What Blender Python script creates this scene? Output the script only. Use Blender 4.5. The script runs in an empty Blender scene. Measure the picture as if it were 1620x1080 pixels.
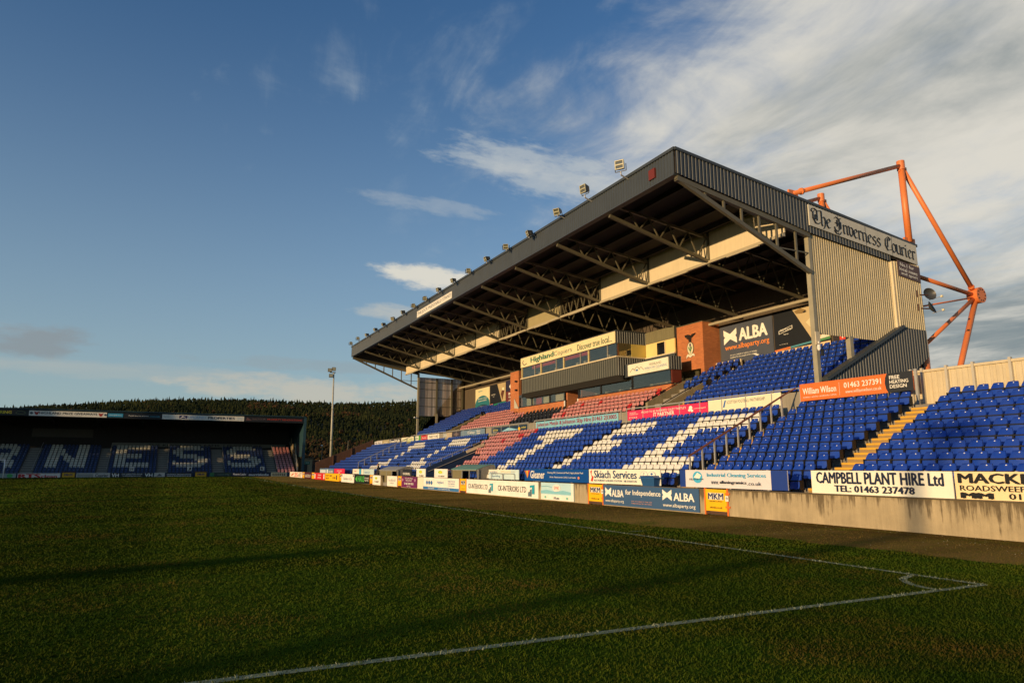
import bpy, math, random
import numpy as np
from mathutils import Vector, Matrix
random.seed(7); rng = np.random.default_rng(11)
S = bpy.context.scene
COL = S.collection
R = math.radians
# ------------------------------------------------------------------ camera
FPX, CX, CY, HY, VX = 1102.0, 810.0, 540.0, 737.0, 251.0
pitch = math.atan((HY - CY) / FPX)
yaw = -math.atan((VX - CX) * math.cos(pitch) / FPX)
fh = Vector((math.sin(yaw), math.cos(yaw), 0)); rt = Vector((math.cos(yaw), -math.sin(yaw), 0)); zu = Vector((0, 0, 1))
FW = fh * math.cos(pitch) + zu * math.sin(pitch); UP = -fh * math.sin(pitch) + zu * math.cos(pitch)
cd = bpy.data.cameras.new('camera'); cam = bpy.data.objects.new('camera', cd); COL.objects.link(cam)
cam.matrix_world = Matrix(((rt.x, UP.x, -FW.x, 0), (rt.y, UP.y, -FW.y, 0), (rt.z, UP.z, -FW.z, 1.7), (0, 0, 0, 1)))
cd.sensor_width = 36; cd.lens = 36 * FPX / 1620; cd.clip_end = 9000; cd.clip_start = 0.1
S.camera = cam
# ------------------------------------------------------------------ light
SUN_EL, SUN_AZ = 6.7, 16.5          # sun stands low, behind and left of the camera: direction to it (-cos az, -sin az)
ts = Vector((-math.cos(R(SUN_AZ)) * math.cos(R(SUN_EL)), -math.sin(R(SUN_AZ)) * math.cos(R(SUN_EL)), math.sin(R(SUN_EL))))
sl = bpy.data.lights.new('sun', 'SUN'); so = bpy.data.objects.new('sun', sl); COL.objects.link(so)
sl.energy = 4.8; sl.angle = R(0.5); sl.color = (1.0, 0.68, 0.34)
so.rotation_euler = ts.to_track_quat('Z', 'Y').to_euler(); so.location = (-60, -30, 40)
W = bpy.data.worlds.new('World'); S.world = W; W.use_nodes = True
wn, wl = W.node_tree.nodes, W.node_tree.links
wn.clear()
def N(t, **k):
    n = wn.new(t)
    for a, b in k.items(): setattr(n, a, b)
    return n
def wmath(op, a, b=None, clamp=False):
    n = N('ShaderNodeMath', operation=op, use_clamp=clamp)
    for i, v in enumerate((a, b)):
        if v is None: continue
        if isinstance(v, (int, float)): n.inputs[i].default_value = v
        else: wl.new(v, n.inputs[i])
    return n.outputs[0]
def wmix(f, a, b):
    n = N('ShaderNodeMix', data_type='RGBA')
    for s, v in (('Factor', f), ('A', a), ('B', b)):
        i = [q for q in n.inputs if q.name == s and (q.type == ('VALUE' if s == 'Factor' else 'RGBA'))][0]
        if isinstance(v, (int, float)): i.default_value = v
        elif isinstance(v, tuple): i.default_value = (*v, 1)
        else: wl.new(v, i)
    return [o for o in n.outputs if o.type == 'RGBA'][0]
sky = N('ShaderNodeTexSky', sky_type='NISHITA', sun_disc=False, sun_elevation=R(SUN_EL), air_density=1.0, dust_density=0.6, ozone_density=2.5)
sky.sun_rotation = R(253.5)           # same bearing as the lamp
SKY_K = 0.12
tc = N('ShaderNodeTexCoord'); sx = N('ShaderNodeSeparateXYZ'); wl.new(tc.outputs['Generated'], sx.inputs[0])
dx, dy, dz = sx.outputs
zz = wmath('MAXIMUM', dz, 0.0)
den = wmath('ADD', zz, 0.10)
px_, py_ = wmath('DIVIDE', dx, den), wmath('DIVIDE', dy, den)
cv = N('ShaderNodeCombineXYZ'); wl.new(px_, cv.inputs[0]); wl.new(py_, cv.inputs[1])
def wnoise(scale, detail, rough, rot=0, sc=(1, 1, 1), loc=(0, 0, 0), dist=0.0):
    m = N('ShaderNodeMapping'); m.inputs['Rotation'].default_value = (0, 0, R(rot)); m.inputs['Scale'].default_value = sc; m.inputs['Location'].default_value = loc
    wl.new(cv.outputs[0], m.inputs[0]); n = N('ShaderNodeTexNoise'); wl.new(m.outputs[0], n.inputs['Vector'])
    n.inputs['Scale'].default_value = scale; n.inputs['Detail'].default_value = detail; n.inputs['Roughness'].default_value = rough; n.inputs['Distortion'].default_value = dist
    return n.outputs['Fac']
def wramp(v, a, b, smooth=True):
    n = N('ShaderNodeMapRange', interpolation_type='SMOOTHSTEP' if smooth else 'LINEAR'); wl.new(v, n.inputs[0])
    n.inputs[1].default_value = a; n.inputs[2].default_value = b
    return n.outputs[0]
# bearing east-north-east carries the cloud bank, the north-west is clear
east = wmath('ADD', wmath('MULTIPLY', dx, 0.96), wmath('MULTIPLY', dy, 0.10))
big = wnoise(0.55, 3, 0.5, 20, (1, 1, 1), (3.3, 1.2, 0), 0.3)
fine = wnoise(2.4, 9, 0.62, 35, (1, 1.0, 1), (0.7, 5.2, 0), 0.5)
rip = wnoise(7.0, 6, 0.6, -25, (1, 0.35, 1), (1.0, 2.0, 0), 0.6)
dens = wmath('ADD', wmath('ADD', wmath('MULTIPLY', big, 0.75), wmath('MULTIPLY', fine, 0.62)), wmath('ADD', wmath('MULTIPLY', east, 1.08), wmath('MULTIPLY', rip, 0.22)))
cloud = wmath('MULTIPLY', wramp(dens, 1.29, 1.76), wramp(dz, -0.02, 0.0))
low = wmath('MULTIPLY', wmath('MULTIPLY', wramp(wmath('ADD', wnoise(0.9, 6, 0.55, 0, (0.25, 1.0, 1), (9, 3, 0)), wmath('MULTIPLY', zz, -0.3)), 0.47, 0.64), wramp(zz, 0.34, 0.10)), wramp(dz, -0.02, 0.0))
shade = wramp(wmath('ADD', wmath('MULTIPLY', wnoise(1.7, 8, 0.60, 10, (1, .7, 1), (5, 5, 0), .4), 1.15), wmath('MULTIPLY', zz, 0.55)), 0.50, 0.92)
C_DARK, C_LIT, C_WARM = (0.235, 0.275, 0.285), (0.74, 0.70, 0.61), (0.58, 0.52, 0.42)
ccol = wmix(shade, C_DARK, C_LIT)
skc = N('ShaderNodeMix', data_type='RGBA', blend_type='MULTIPLY'); skc.inputs[0].default_value = 1
wl.new(sky.outputs[0], skc.inputs[6]); skc.inputs[7].default_value = (SKY_K * 0.80, SKY_K * 1.12, SKY_K * 1.42, 1)
glow = wmath('MULTIPLY', wmath('POWER', wramp(zz, 0.66, 0.0, False), 1.9), 0.82)
SMALL = [(.366, .288, .100, .022, .95, (.72, .69, .60)), (-.143, .150, .060, .022, .75, (.26, .29, .31)), (.20, .106, .20, .020, .60, (.62, .54, .42)), 
         (.574, .508, .20, .050, .55, (.52, .56, .56)), (.353, .408, .12, .014, .30, (.5, .53, .53)), (.171, .140, .14, .010, .35, (.30, .33, .34)), (.317, .229, .075, .014, .55, (.6, .57, .48)), (-.02, .118, .22, .012, .25, (.5, .48, .42))]
base0 = wmix(glow, skc.outputs[2], (0.40, 0.49, 0.50))
base = wmix(wmath('MULTIPLY', low, 0.32), base0, C_WARM)
# single small clouds low in the north
uu_, vv_ = wmath('DIVIDE', dx, wmath('MAXIMUM', dy, 0.05)), wmath('DIVIDE', dz, wmath('MAXIMUM', dy, 0.05))
uvc = N('ShaderNodeCombineXYZ'); wl.new(uu_, uvc.inputs[0]); wl.new(wmath('MULTIPLY', vv_, 3.0), uvc.inputs[1])
nn = N('ShaderNodeTexNoise'); nn.inputs['Scale'].default_value = 13; nn.inputs['Detail'].default_value = 7; nn.inputs['Roughness'].default_value = 0.62; wl.new(uvc.outputs[0], nn.inputs['Vector'])
wob_ = wmath('MULTIPLY', wmath('SUBTRACT', nn.outputs['Fac'], 0.5), 4.2)
for u0, v0, a_, b_, op, col_ in SMALL:
    du = wmath('DIVIDE', wmath('SUBTRACT', uu_, u0), a_); dv = wmath('DIVIDE', wmath('SUBTRACT', vv_, v0), b_)
    rr = wmath('ADD', wmath('ADD', wmath('MULTIPLY', du, du), wmath('MULTIPLY', dv, dv)), wob_)
    mk = wmath('MULTIPLY', wmath('MULTIPLY', wramp(rr, 1.3, 0.0), op), wmath('GREATER_THAN', dy, 0.1))
    base = wmix(mk, base, col_)
veil = wramp(wmath('ADD', wmath('ADD', wmath('MULTIPLY', rip, 0.55), wmath('MULTIPLY', fine, 0.75)), wmath('MULTIPLY', east, 0.42)), 0.80, 1.22)
veil = wmath('MULTIPLY', wmath('MULTIPLY', veil, wramp(zz, 0.25, 0.48)), 0.60)
allc = wmix(wmath('MULTIPLY', cloud, 0.94), wmix(veil, base, (0.50, 0.56, 0.58)), ccol)
bg = N('ShaderNodeBackground'); wl.new(allc, bg.inputs[0]); bg.inputs[1].default_value = 1.0
wo = N('ShaderNodeOutputWorld'); wl.new(bg.outputs[0], wo.inputs[0])
S.view_settings.view_transform = 'Standard'; S.view_settings.look = 'None'
S.view_settings.exposure = 0.0; S.view_settings.gamma = 1.0; S.view_settings.use_curve_mapping = False
S.render.engine = 'CYCLES'
# ------------------------------------------------------------------ materials
MATS = {}
def mat(name, col, rough=0.6, metal=0.0, var=0.12, nscale=2.0, bump=0.0, bscale=40.0, streak=0.0, spec=0.5, coat=0.0, dirt=None):
    if name in MATS: return MATS[name]
    m = bpy.data.materials.new(name); m.use_nodes = True; nt = m.node_tree; n, l = nt.nodes, nt.links
    b = n['Principled BSDF']; b.inputs['Roughness'].default_value = rough; b.inputs['Metallic'].default_value = metal
    b.inputs['Specular IOR Level'].default_value = spec
    if coat: b.inputs['Coat Weight'].default_value = coat; b.inputs['Coat Roughness'].default_value = 0.15
    b.inputs['Base Color'].default_value = (*col, 1)
    if var or bump or streak:
        g = n.new('ShaderNodeNewGeometry')
        src = None
        if var:
            t = n.new('ShaderNodeTexNoise'); t.inputs['Scale'].default_value = nscale; t.inputs['Detail'].default_value = 6; t.inputs['Roughness'].default_value = 0.65
            l.new(g.outputs['Position'], t.inputs['Vector'])
            r = n.new('ShaderNodeMapRange'); l.new(t.outputs['Fac'], r.inputs[0]); r.inputs[1].default_value = 0.3; r.inputs[2].default_value = 0.7; r.inputs[3].default_value = 1 - var; r.inputs[4].default_value = 1 + var * 0.5
            src = r.outputs[0]
            l.new(r.outputs[0], r.inputs[0]) if False else None
        if streak:
            mp = n.new('ShaderNodeMapping'); mp.inputs['Scale'].default_value = (3.5, 3.5, 0.22); l.new(g.outputs['Position'], mp.inputs[0])
            t2 = n.new('ShaderNodeTexNoise'); t2.inputs['Scale'].default_value = 2.2; t2.inputs['Detail'].default_value = 8; t2.inputs['Roughness'].default_value = 0.7; l.new(mp.outputs[0], t2.inputs['Vector'])
            r2 = n.new('ShaderNodeMapRange'); l.new(t2.outputs['Fac'], r2.inputs[0]); r2.inputs[1].default_value = 0.35; r2.inputs[2].default_value = 0.62; r2.inputs[3].default_value = 1 - streak; r2.inputs[4].default_value = 1
            if src is not None:
                mm = n.new('ShaderNodeMath'); mm.operation = 'MULTIPLY'; l.new(src, mm.inputs[0]); l.new(r2.outputs[0], mm.inputs[1]); src = mm.outputs[0]
            else: src = r2.outputs[0]
        if src is not None:
            mx = n.new('ShaderNodeMix'); mx.data_type = 'RGBA'; l.new(src, mx.inputs[0])
            d = dirt or tuple(c * 0.25 for c in col)
            mx.clamp_factor = False
            mx.inputs[6].default_value = (*d, 1); mx.inputs[7].default_value = (*col, 1)
            l.new(mx.outputs[2], b.inputs['Base Color'])
        if bump:
            t3 = n.new('ShaderNodeTexNoise'); t3.inputs['Scale'].default_value = bscale; t3.inputs['Detail'].default_value = 4; l.new(g.outputs['Position'], t3.inputs['Vector'])
            bp = n.new('ShaderNodeBump'); bp.inputs['Strength'].default_value = bump; bp.inputs['Distance'].default_value = 0.02; l.new(t3.outputs['Fac'], bp.inputs['Height']); l.new(bp.outputs[0], b.inputs['Normal'])
    MATS[name] = m; return m
def hx(h):   # sRGB hex -> linear base colour
    return tuple(((v / 255 + 0.055) / 1.055) ** 2.4 if v > 10 else v / 255 / 12.92 for v in (int(h[i:i + 2], 16) for i in (0, 2, 4)))
def paint(h, **k): return mat('paint_' + h, hx(h), **{**dict(rough=0.55, var=0.10, nscale=1.6), **k})
WHITE = mat('white_board', (0.80, 0.79, 0.74), 0.5, var=0.06, nscale=1.2, streak=0.08)
BLUE = mat('blue_seat_plastic', (0.013, 0.052, 0.36), 0.30, var=0.40, nscale=2.6, spec=0.6, dirt=(0.045, 0.085, 0.30))
BLUEF = mat('faded_blue_seat_plastic', (0.02, 0.06, 0.36), 0.38, var=0.2, nscale=3.0)
SWHITE = mat('white_seat_plastic', (0.78, 0.76, 0.68), 0.35, var=0.12, nscale=3.0, dirt=(0.45, 0.42, 0.34))
SRED = mat('faded_red_seat_plastic', (0.52, 0.19, 0.18), 0.42, var=0.5, nscale=2.5, dirt=(0.66, 0.38, 0.34))
SRED2 = mat('bright_red_seat_plastic', (0.50, 0.02, 0.02), 0.35, var=0.1)
BLACK = mat('black_plastic', (0.012, 0.012, 0.013), 0.5, var=0.2)
IRON = mat('black_seat_iron', (0.006, 0.006, 0.007), 0.5, var=0.2)
CONC = mat('terrace_concrete', (0.24, 0.22, 0.19), 0.9, var=0.35, nscale=1.5, bump=0.3)
CLAD_D = mat('dark_grey_cladding', (0.052, 0.062, 0.070), 0.45, var=0.15, nscale=0.7, streak=0.15, spec=0.4)
CLAD_B = mat('beige_cladding', (0.56, 0.47, 0.28), 0.5, var=0.18, nscale=0.6, streak=0.32, dirt=(0.20, 0.17, 0.11))
CREAM = mat('cream_panel', (0.70, 0.60, 0.42), 0.6, var=0.12, nscale=0.8, streak=0.12)
STEEL = mat('grey_green_steel', (0.125, 0.112, 0.072), 0.5, var=0.2, nscale=1.0)
GALV = mat('galvanised_steel', (0.42, 0.41, 0.38), 0.45, metal=0.3, var=0.2, nscale=3.0)
RUST = mat('rusty_red_rail', (0.22, 0.08, 0.045), 0.7, var=0.3, nscale=3.0)
ORANGE = mat('orange_painted_steel', (0.74, 0.21, 0.055), 0.45, var=0.18, nscale=1.3, dirt=(0.30, 0.08, 0.03))
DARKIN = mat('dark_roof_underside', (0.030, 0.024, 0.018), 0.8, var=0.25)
YELL = mat('yellow_step_paint', (0.66, 0.36, 0.03), 0.8, var=0.4, nscale=5.0, dirt=(0.34, 0.22, 0.08), bump=0.2)
BROWN = mat('brown_boards', (0.10, 0.045, 0.025), 0.75, var=0.3, streak=0.3)
NAVY = mat('navy_painted_wall', (0.012, 0.035, 0.10), 0.6, var=0.25, streak=0.2)
TREAD = mat('red_brown_tread', (0.12, 0.10, 0.085), 0.9, var=0.3)
LENS = mat('lamp_glass', (0.10, 0.10, 0.07), 0.08, var=0.0, spec=1.0)
def brick_mat():
    m = bpy.data.materials.new('red_orange_brick'); m.use_nodes = True; n, l = m.node_tree.nodes, m.node_tree.links
    b = n['Principled BSDF']; b.inputs['Roughness'].default_value = 0.85
    g = n.new('ShaderNodeNewGeometry'); s = n.new('ShaderNodeSeparateXYZ'); l.new(g.outputs['Position'], s.inputs[0])
    a = n.new('ShaderNodeMath'); l.new(s.outputs[0], a.inputs[0]); l.new(s.outputs[1], a.inputs[1])
    c = n.new('ShaderNodeCombineXYZ'); l.new(a.outputs[0], c.inputs[0]); l.new(s.outputs[2], c.inputs[1])
    t = n.new('ShaderNodeTexBrick'); l.new(c.outputs[0], t.inputs['Vector']); t.inputs['Scale'].default_value = 1
    t.inputs['Brick Width'].default_value = 0.225; t.inputs['Row Height'].default_value = 0.075; t.inputs['Mortar Size'].default_value = 0.007
    t.inputs['Color1'].default_value = (0.60, 0.19, 0.06, 1); t.inputs['Color2'].default_value = (0.48, 0.14, 0.045, 1); t.inputs['Mortar'].default_value = (0.30, 0.18, 0.10, 1)
    z = n.new('ShaderNodeTexNoise'); z.inputs['Scale'].default_value = 1.3; z.inputs['Detail'].default_value = 6; l.new(g.outputs['Position'], z.inputs['Vector'])
    r = n.new('ShaderNodeMapRange'); l.new(z.outputs['Fac'], r.inputs[0]); r.inputs[3].default_value = 0.7; r.inputs[4].default_value = 1.2
    mx = n.new('ShaderNodeMix'); mx.data_type = 'RGBA'; mx.blend_type = 'MULTIPLY'; mx.inputs[0].default_value = 1; l.new(t.outputs['Color'], mx.inputs[6]); l.new(r.outputs[0], mx.inputs[7]); l.new(mx.outputs[2], b.inputs['Base Color'])
    bp = n.new('ShaderNodeBump'); bp.inputs['Strength'].default_value = 0.5; bp.inputs['Distance'].default_value = 0.01; l.new(t.outputs['Fac'], bp.inputs['Height']); bp.invert = True; l.new(bp.outputs[0], b.inputs['Normal'])
    MATS['brick'] = m; return m
BRICK = brick_mat()
def glass_mat(name, tint, refl=0.22):
    m = bpy.data.materials.new(name); m.use_nodes = True; n, l = m.node_tree.nodes, m.node_tree.links; n.clear()
    tr = n.new('ShaderNodeBsdfTransparent'); tr.inputs[0].default_value = (*tint, 1); gl = n.new('ShaderNodeBsdfGlossy'); gl.inputs['Roughness'].default_value = 0.03; gl.inputs[0].default_value = (.80, .72, .58, 1)
    fr = n.new('ShaderNodeLayerWeight'); fr.inputs[0].default_value = .5; pw = n.new('ShaderNodeMath'); pw.operation = 'POWER'; l.new(fr.outputs['Facing'], pw.inputs[0]); pw.inputs[1].default_value = 4; ad = n.new('ShaderNodeMath'); ad.operation = 'ADD'; ad.use_clamp = True; l.new(pw.outputs[0], ad.inputs[0]); ad.inputs[1].default_value = refl
    mx = n.new('ShaderNodeMixShader'); l.new(ad.outputs[0], mx.inputs[0]); l.new(tr.outputs[0], mx.inputs[1]); l.new(gl.outputs[0], mx.inputs[2])
    o = n.new('ShaderNodeOutputMaterial'); l.new(mx.outputs[0], o.inputs[0]); MATS[name] = m; return m
GLASS = glass_mat('window_glass', (0.84, 0.84, 0.80), 0.14)
# ------------------------------------------------------------------ mesh helpers
def wloc(o):
    v = Vector((0, 0, 0))
    while o is not None: v += Vector(o.location); o = o.parent
    return v
def tag(o, label=None, cat=None, group=None, kind=None):
    if label: o['label'] = label
    if cat: o['category'] = cat
    if group: o['group'] = group
    if kind: o['kind'] = kind
    return o
def empty(name, loc, label, cat, group=None):
    o = bpy.data.objects.new(name, None); COL.objects.link(o); o.location = loc; o.empty_display_size = 0.3
    return tag(o, label, cat, group)
class M:
    def __init__(s): s.v, s.f, s.m = [], [], []
    def add(s, vs, fs, mi=0):
        k = len(s.v); s.v += [tuple(p) for p in vs]; s.f += [tuple(i + k for i in f) for f in fs]; s.m += [mi] * len(fs); return s
    def box(s, x0, x1, y0, y1, z0, z1, mi=0):
        return s.add([(x0, y0, z0), (x1, y0, z0), (x1, y1, z0), (x0, y1, z0), (x0, y0, z1), (x1, y0, z1), (x1, y1, z1), (x0, y1, z1)],
                     [(0, 3, 2, 1), (4, 5, 6, 7), (0, 1, 5, 4), (1, 2, 6, 5), (2, 3, 7, 6), (3, 0, 4, 7)], mi)
    def tube(s, p, q, r, n=8, r2=None, caps=True, mi=0):
        p, q = Vector(p), Vector(q); d = (q - p).normalized(); a = d.orthogonal().normalized(); b = d.cross(a); r2 = r if r2 is None else r2
        vs = []
        for c, rr in ((p, r), (q, r2)):
            vs += [c + (a * math.cos(2 * math.pi * i / n) + b * math.sin(2 * math.pi * i / n)) * rr for i in range(n)]
        fs = [(i, (i + 1) % n, n + (i + 1) % n, n + i) for i in range(n)]
        if caps: fs += [tuple(range(n - 1, -1, -1)), tuple(range(n, 2 * n))]
        return s.add(vs, fs, mi)
    def beam(s, p, q, w, h, up=(0, 0, 1), mi=0):
        p, q = Vector(p), Vector(q); d = (q - p).normalized(); a = d.cross(Vector(up))
        if a.length < 1e-4: a = d.cross(Vector((1, 0, 0)))
        a.normalize(); b = a.cross(d).normalized(); a *= w / 2; b *= h / 2
        return s.add([p - a - b, p + a - b, p + a + b, p - a + b, q - a - b, q + a - b, q + a + b, q - a + b],
                     [(3, 2, 1, 0), (4, 5, 6, 7), (0, 1, 5, 4), (1, 2, 6, 5), (2, 3, 7, 6), (3, 0, 4, 7)], mi)
    def prism(s, pts, ext, mi=0):
        n = len(pts); e = Vector(ext); vs = [Vector(p) for p in pts] + [Vector(p) + e for p in pts]
        return s.add(vs, [tuple(range(n - 1, -1, -1)), tuple(range(n, 2 * n))] + [(i, (i + 1) % n, n + (i + 1) % n, n + i) for i in range(n)], mi)
    def quad(s, a, b, c, d, mi=0): return s.add([a, b, c, d], [(0, 1, 2, 3)], mi)
    def build(s, name, mats, parent=None, smooth=False, **k):
        if not isinstance(mats, (list, tuple)): mats = [mats]
        V = np.array(s.v, float)
        if parent is not None: org = wloc(parent)
        else:
            lo, hi = V.min(0), V.max(0); org = Vector(((lo[0] + hi[0]) / 2, (lo[1] + hi[1]) / 2, lo[2]))
        V -= np.array(org)
        me = bpy.data.meshes.new(name); me.from_pydata(V.tolist(), [], s.f)
        for q in mats: me.materials.append(q)
        if len(mats) > 1: me.polygons.foreach_set('material_index', s.m)
        if smooth: me.polygons.foreach_set('use_smooth', [True] * len(s.f))
        me.update()
        o = bpy.data.objects.new(name, me); COL.objects.link(o)
        if parent is not None: o.parent = parent
        else: o.location = org
        return tag(o, **k)
def corr(m, a0, a1, zlo, zhi, pitch, depth, place, mi=0):
    """trapezoid-ribbed sheet; a = position along the wall, place(a, out, z) -> point"""
    prof = [(0, 0), (0.30, 0), (0.42, 1), (0.88, 1)]
    xs = []
    n = int((a1 - a0) / pitch) + 1
    for i in range(n):
        for u, d in prof:
            a = a0 + (i + u) * pitch
            if a <= a1: xs.append((a, d * depth))
    xs.append((a1, 0))
    vs = []
    for a, d in xs: vs += [place(a, d, zlo(a)), place(a, d, zhi(a))]
    m.add(vs, [(2 * i, 2 * i + 2, 2 * i + 3, 2 * i + 1) for i in range(len(xs) - 1)], mi)
def lin(*pts):
    xs = [p[0] for p in pts]; ys = [p[1] for p in pts]
    return lambda a: float(np.interp(a, xs, ys))
# text -> triangles in a unit box
_tc = {}
def text_mesh(t, bold=0.0):
    if (t, bold) in _tc: return _tc[(t, bold)]
    c = bpy.data.curves.new('t', 'FONT'); c.body = t; c.size = 1; pass; c.resolution_u = 2; c.fill_mode = 'FRONT'
    o = bpy.data.objects.new('t', c); COL.objects.link(o)
    dg = bpy.context.evaluated_depsgraph_get(); me = bpy.data.meshes.new_from_object(o.evaluated_get(dg))
    V = np.array([v.co[:2] for v in me.vertices]); F = [tuple(p.vertices) for p in me.polygons]
    bpy.data.objects.remove(o); bpy.data.curves.remove(c); bpy.data.meshes.remove(me)
    lo, hi = V.min(0), V.max(0); V = (V - lo) / np.maximum(hi - lo, 1e-6)
    _tc[(t, bold)] = (V, F, (hi - lo)); return _tc[(t, bold)]
LEFT, UPV, GX = Vector((0, -1, 0)), Vector((0, 0, 1)), Vector((1, 0, 0))
class Face:
    """a flat face in the world: origin lower-left as read, w, h and the outward normal"""
    def __init__(s, o, right, up, w, h, nrm): s.o, s.r, s.u, s.w, s.h, s.n = Vector(o), Vector(right), Vector(up), w, h, Vector(nrm)
    def P(s, u, v, d=0.0): return s.o + s.r * (u * s.w) + s.u * (v * s.h) + s.n * d
def put(face, items, parent, d0=0.012):
    """items: ('t', text, u0, v0, u1, v1, mat[, bold]) ('r', u0, v0, u1, v1, mat) ('p', [(u,v)..], mat) ('e', u, v, ru, rv, mat[, n]) each optionally ending in a dict"""
    for k, it in enumerate(items):
        d = d0 + 0.003 * k; m = M(); opts = it[-1] if isinstance(it[-1], dict) else {}
        nm = opts.get('name', {'t': 'lettering', 'r': 'printed_panel', 'p': 'logo', 'e': 'logo', 's': 'logo'}[it[0]])
        d = opts.get('d', d)
        if it[0] == 't':
            V, F, _ = text_mesh(it[1])
            u0, v0, u1, v1 = it[2:6]; mt = it[6]; bd = it[7] if len(it) > 7 and not isinstance(it[7], dict) else 0
            if bd > 0:      # heavy lettering: the same glyphs set again a hair to the side and above
                su, sv = bd / _[0] * (u1 - u0), bd * .45 / _[1] * (v1 - v0); offs = [(-su, 0), (-su / 3, sv), (su / 3, -sv), (su, 0), (0, 0)]
            else: offs = [(0, 0)]
            for q, (ou, ov) in enumerate(offs): m.add([face.P(u0 + x * (u1 - u0) + ou, v0 + y * (v1 - v0) + ov, d + .0003 * q) for x, y in V], F)
        elif it[0] == 'r':
            u0, v0, u1, v1 = it[1:5]; m.add([face.P(u0, v0, d), face.P(u1, v0, d), face.P(u1, v1, d), face.P(u0, v1, d)], [(0, 1, 2, 3)]); mt = it[5]
        elif it[0] == 'p':
            m.add([face.P(u, v, d) for u, v in it[1]], [tuple(range(len(it[1])))]); mt = it[2]
        elif it[0] == 'e':
            n = 20; m.add([face.P(it[1] + it[3] * math.cos(2 * math.pi * i / n), it[2] + it[4] * math.sin(2 * math.pi * i / n), d) for i in range(n)], [tuple(range(n))]); mt = it[5]
        elif it[0] == 's':    # list of quads
            for q in it[1]: m.add([face.P(u, v, d) for u, v in q], [tuple(range(len(q)))])
            mt = it[2]
        m.build(nm, mt, parent)
def board(name, label, cat, face, mt, items=(), th=0.04, group=None, posts=None, frame=None):
    m = M(); a = [face.P(0, 0), face.P(1, 0), face.P(1, 1), face.P(0, 1)]; m.prism(a, face.n * -th)
    o = m.build(name, mt, None, label=label, cat=cat, group=group)
    o0 = o
    put(face, [*items], o0, 0.006)
    if posts:
        for u, z0 in posts:
            p = face.P(u, 0, -th - 0.03); M().box(p.x - .03, p.x + .03, p.y - .03, p.y + .03, z0, face.P(u, 1).z + 0.02).build('post', GALV, o0)
    return o0
def yface(X, Y0, Y1, z0, z1):    # facing the pitch (-X); reads from far (big Y) to near
    a, b = max(Y0, Y1), min(Y0, Y1); return Face((X, a, z0), LEFT, UPV, a - b, z1 - z0, (-1, 0, 0))
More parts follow.
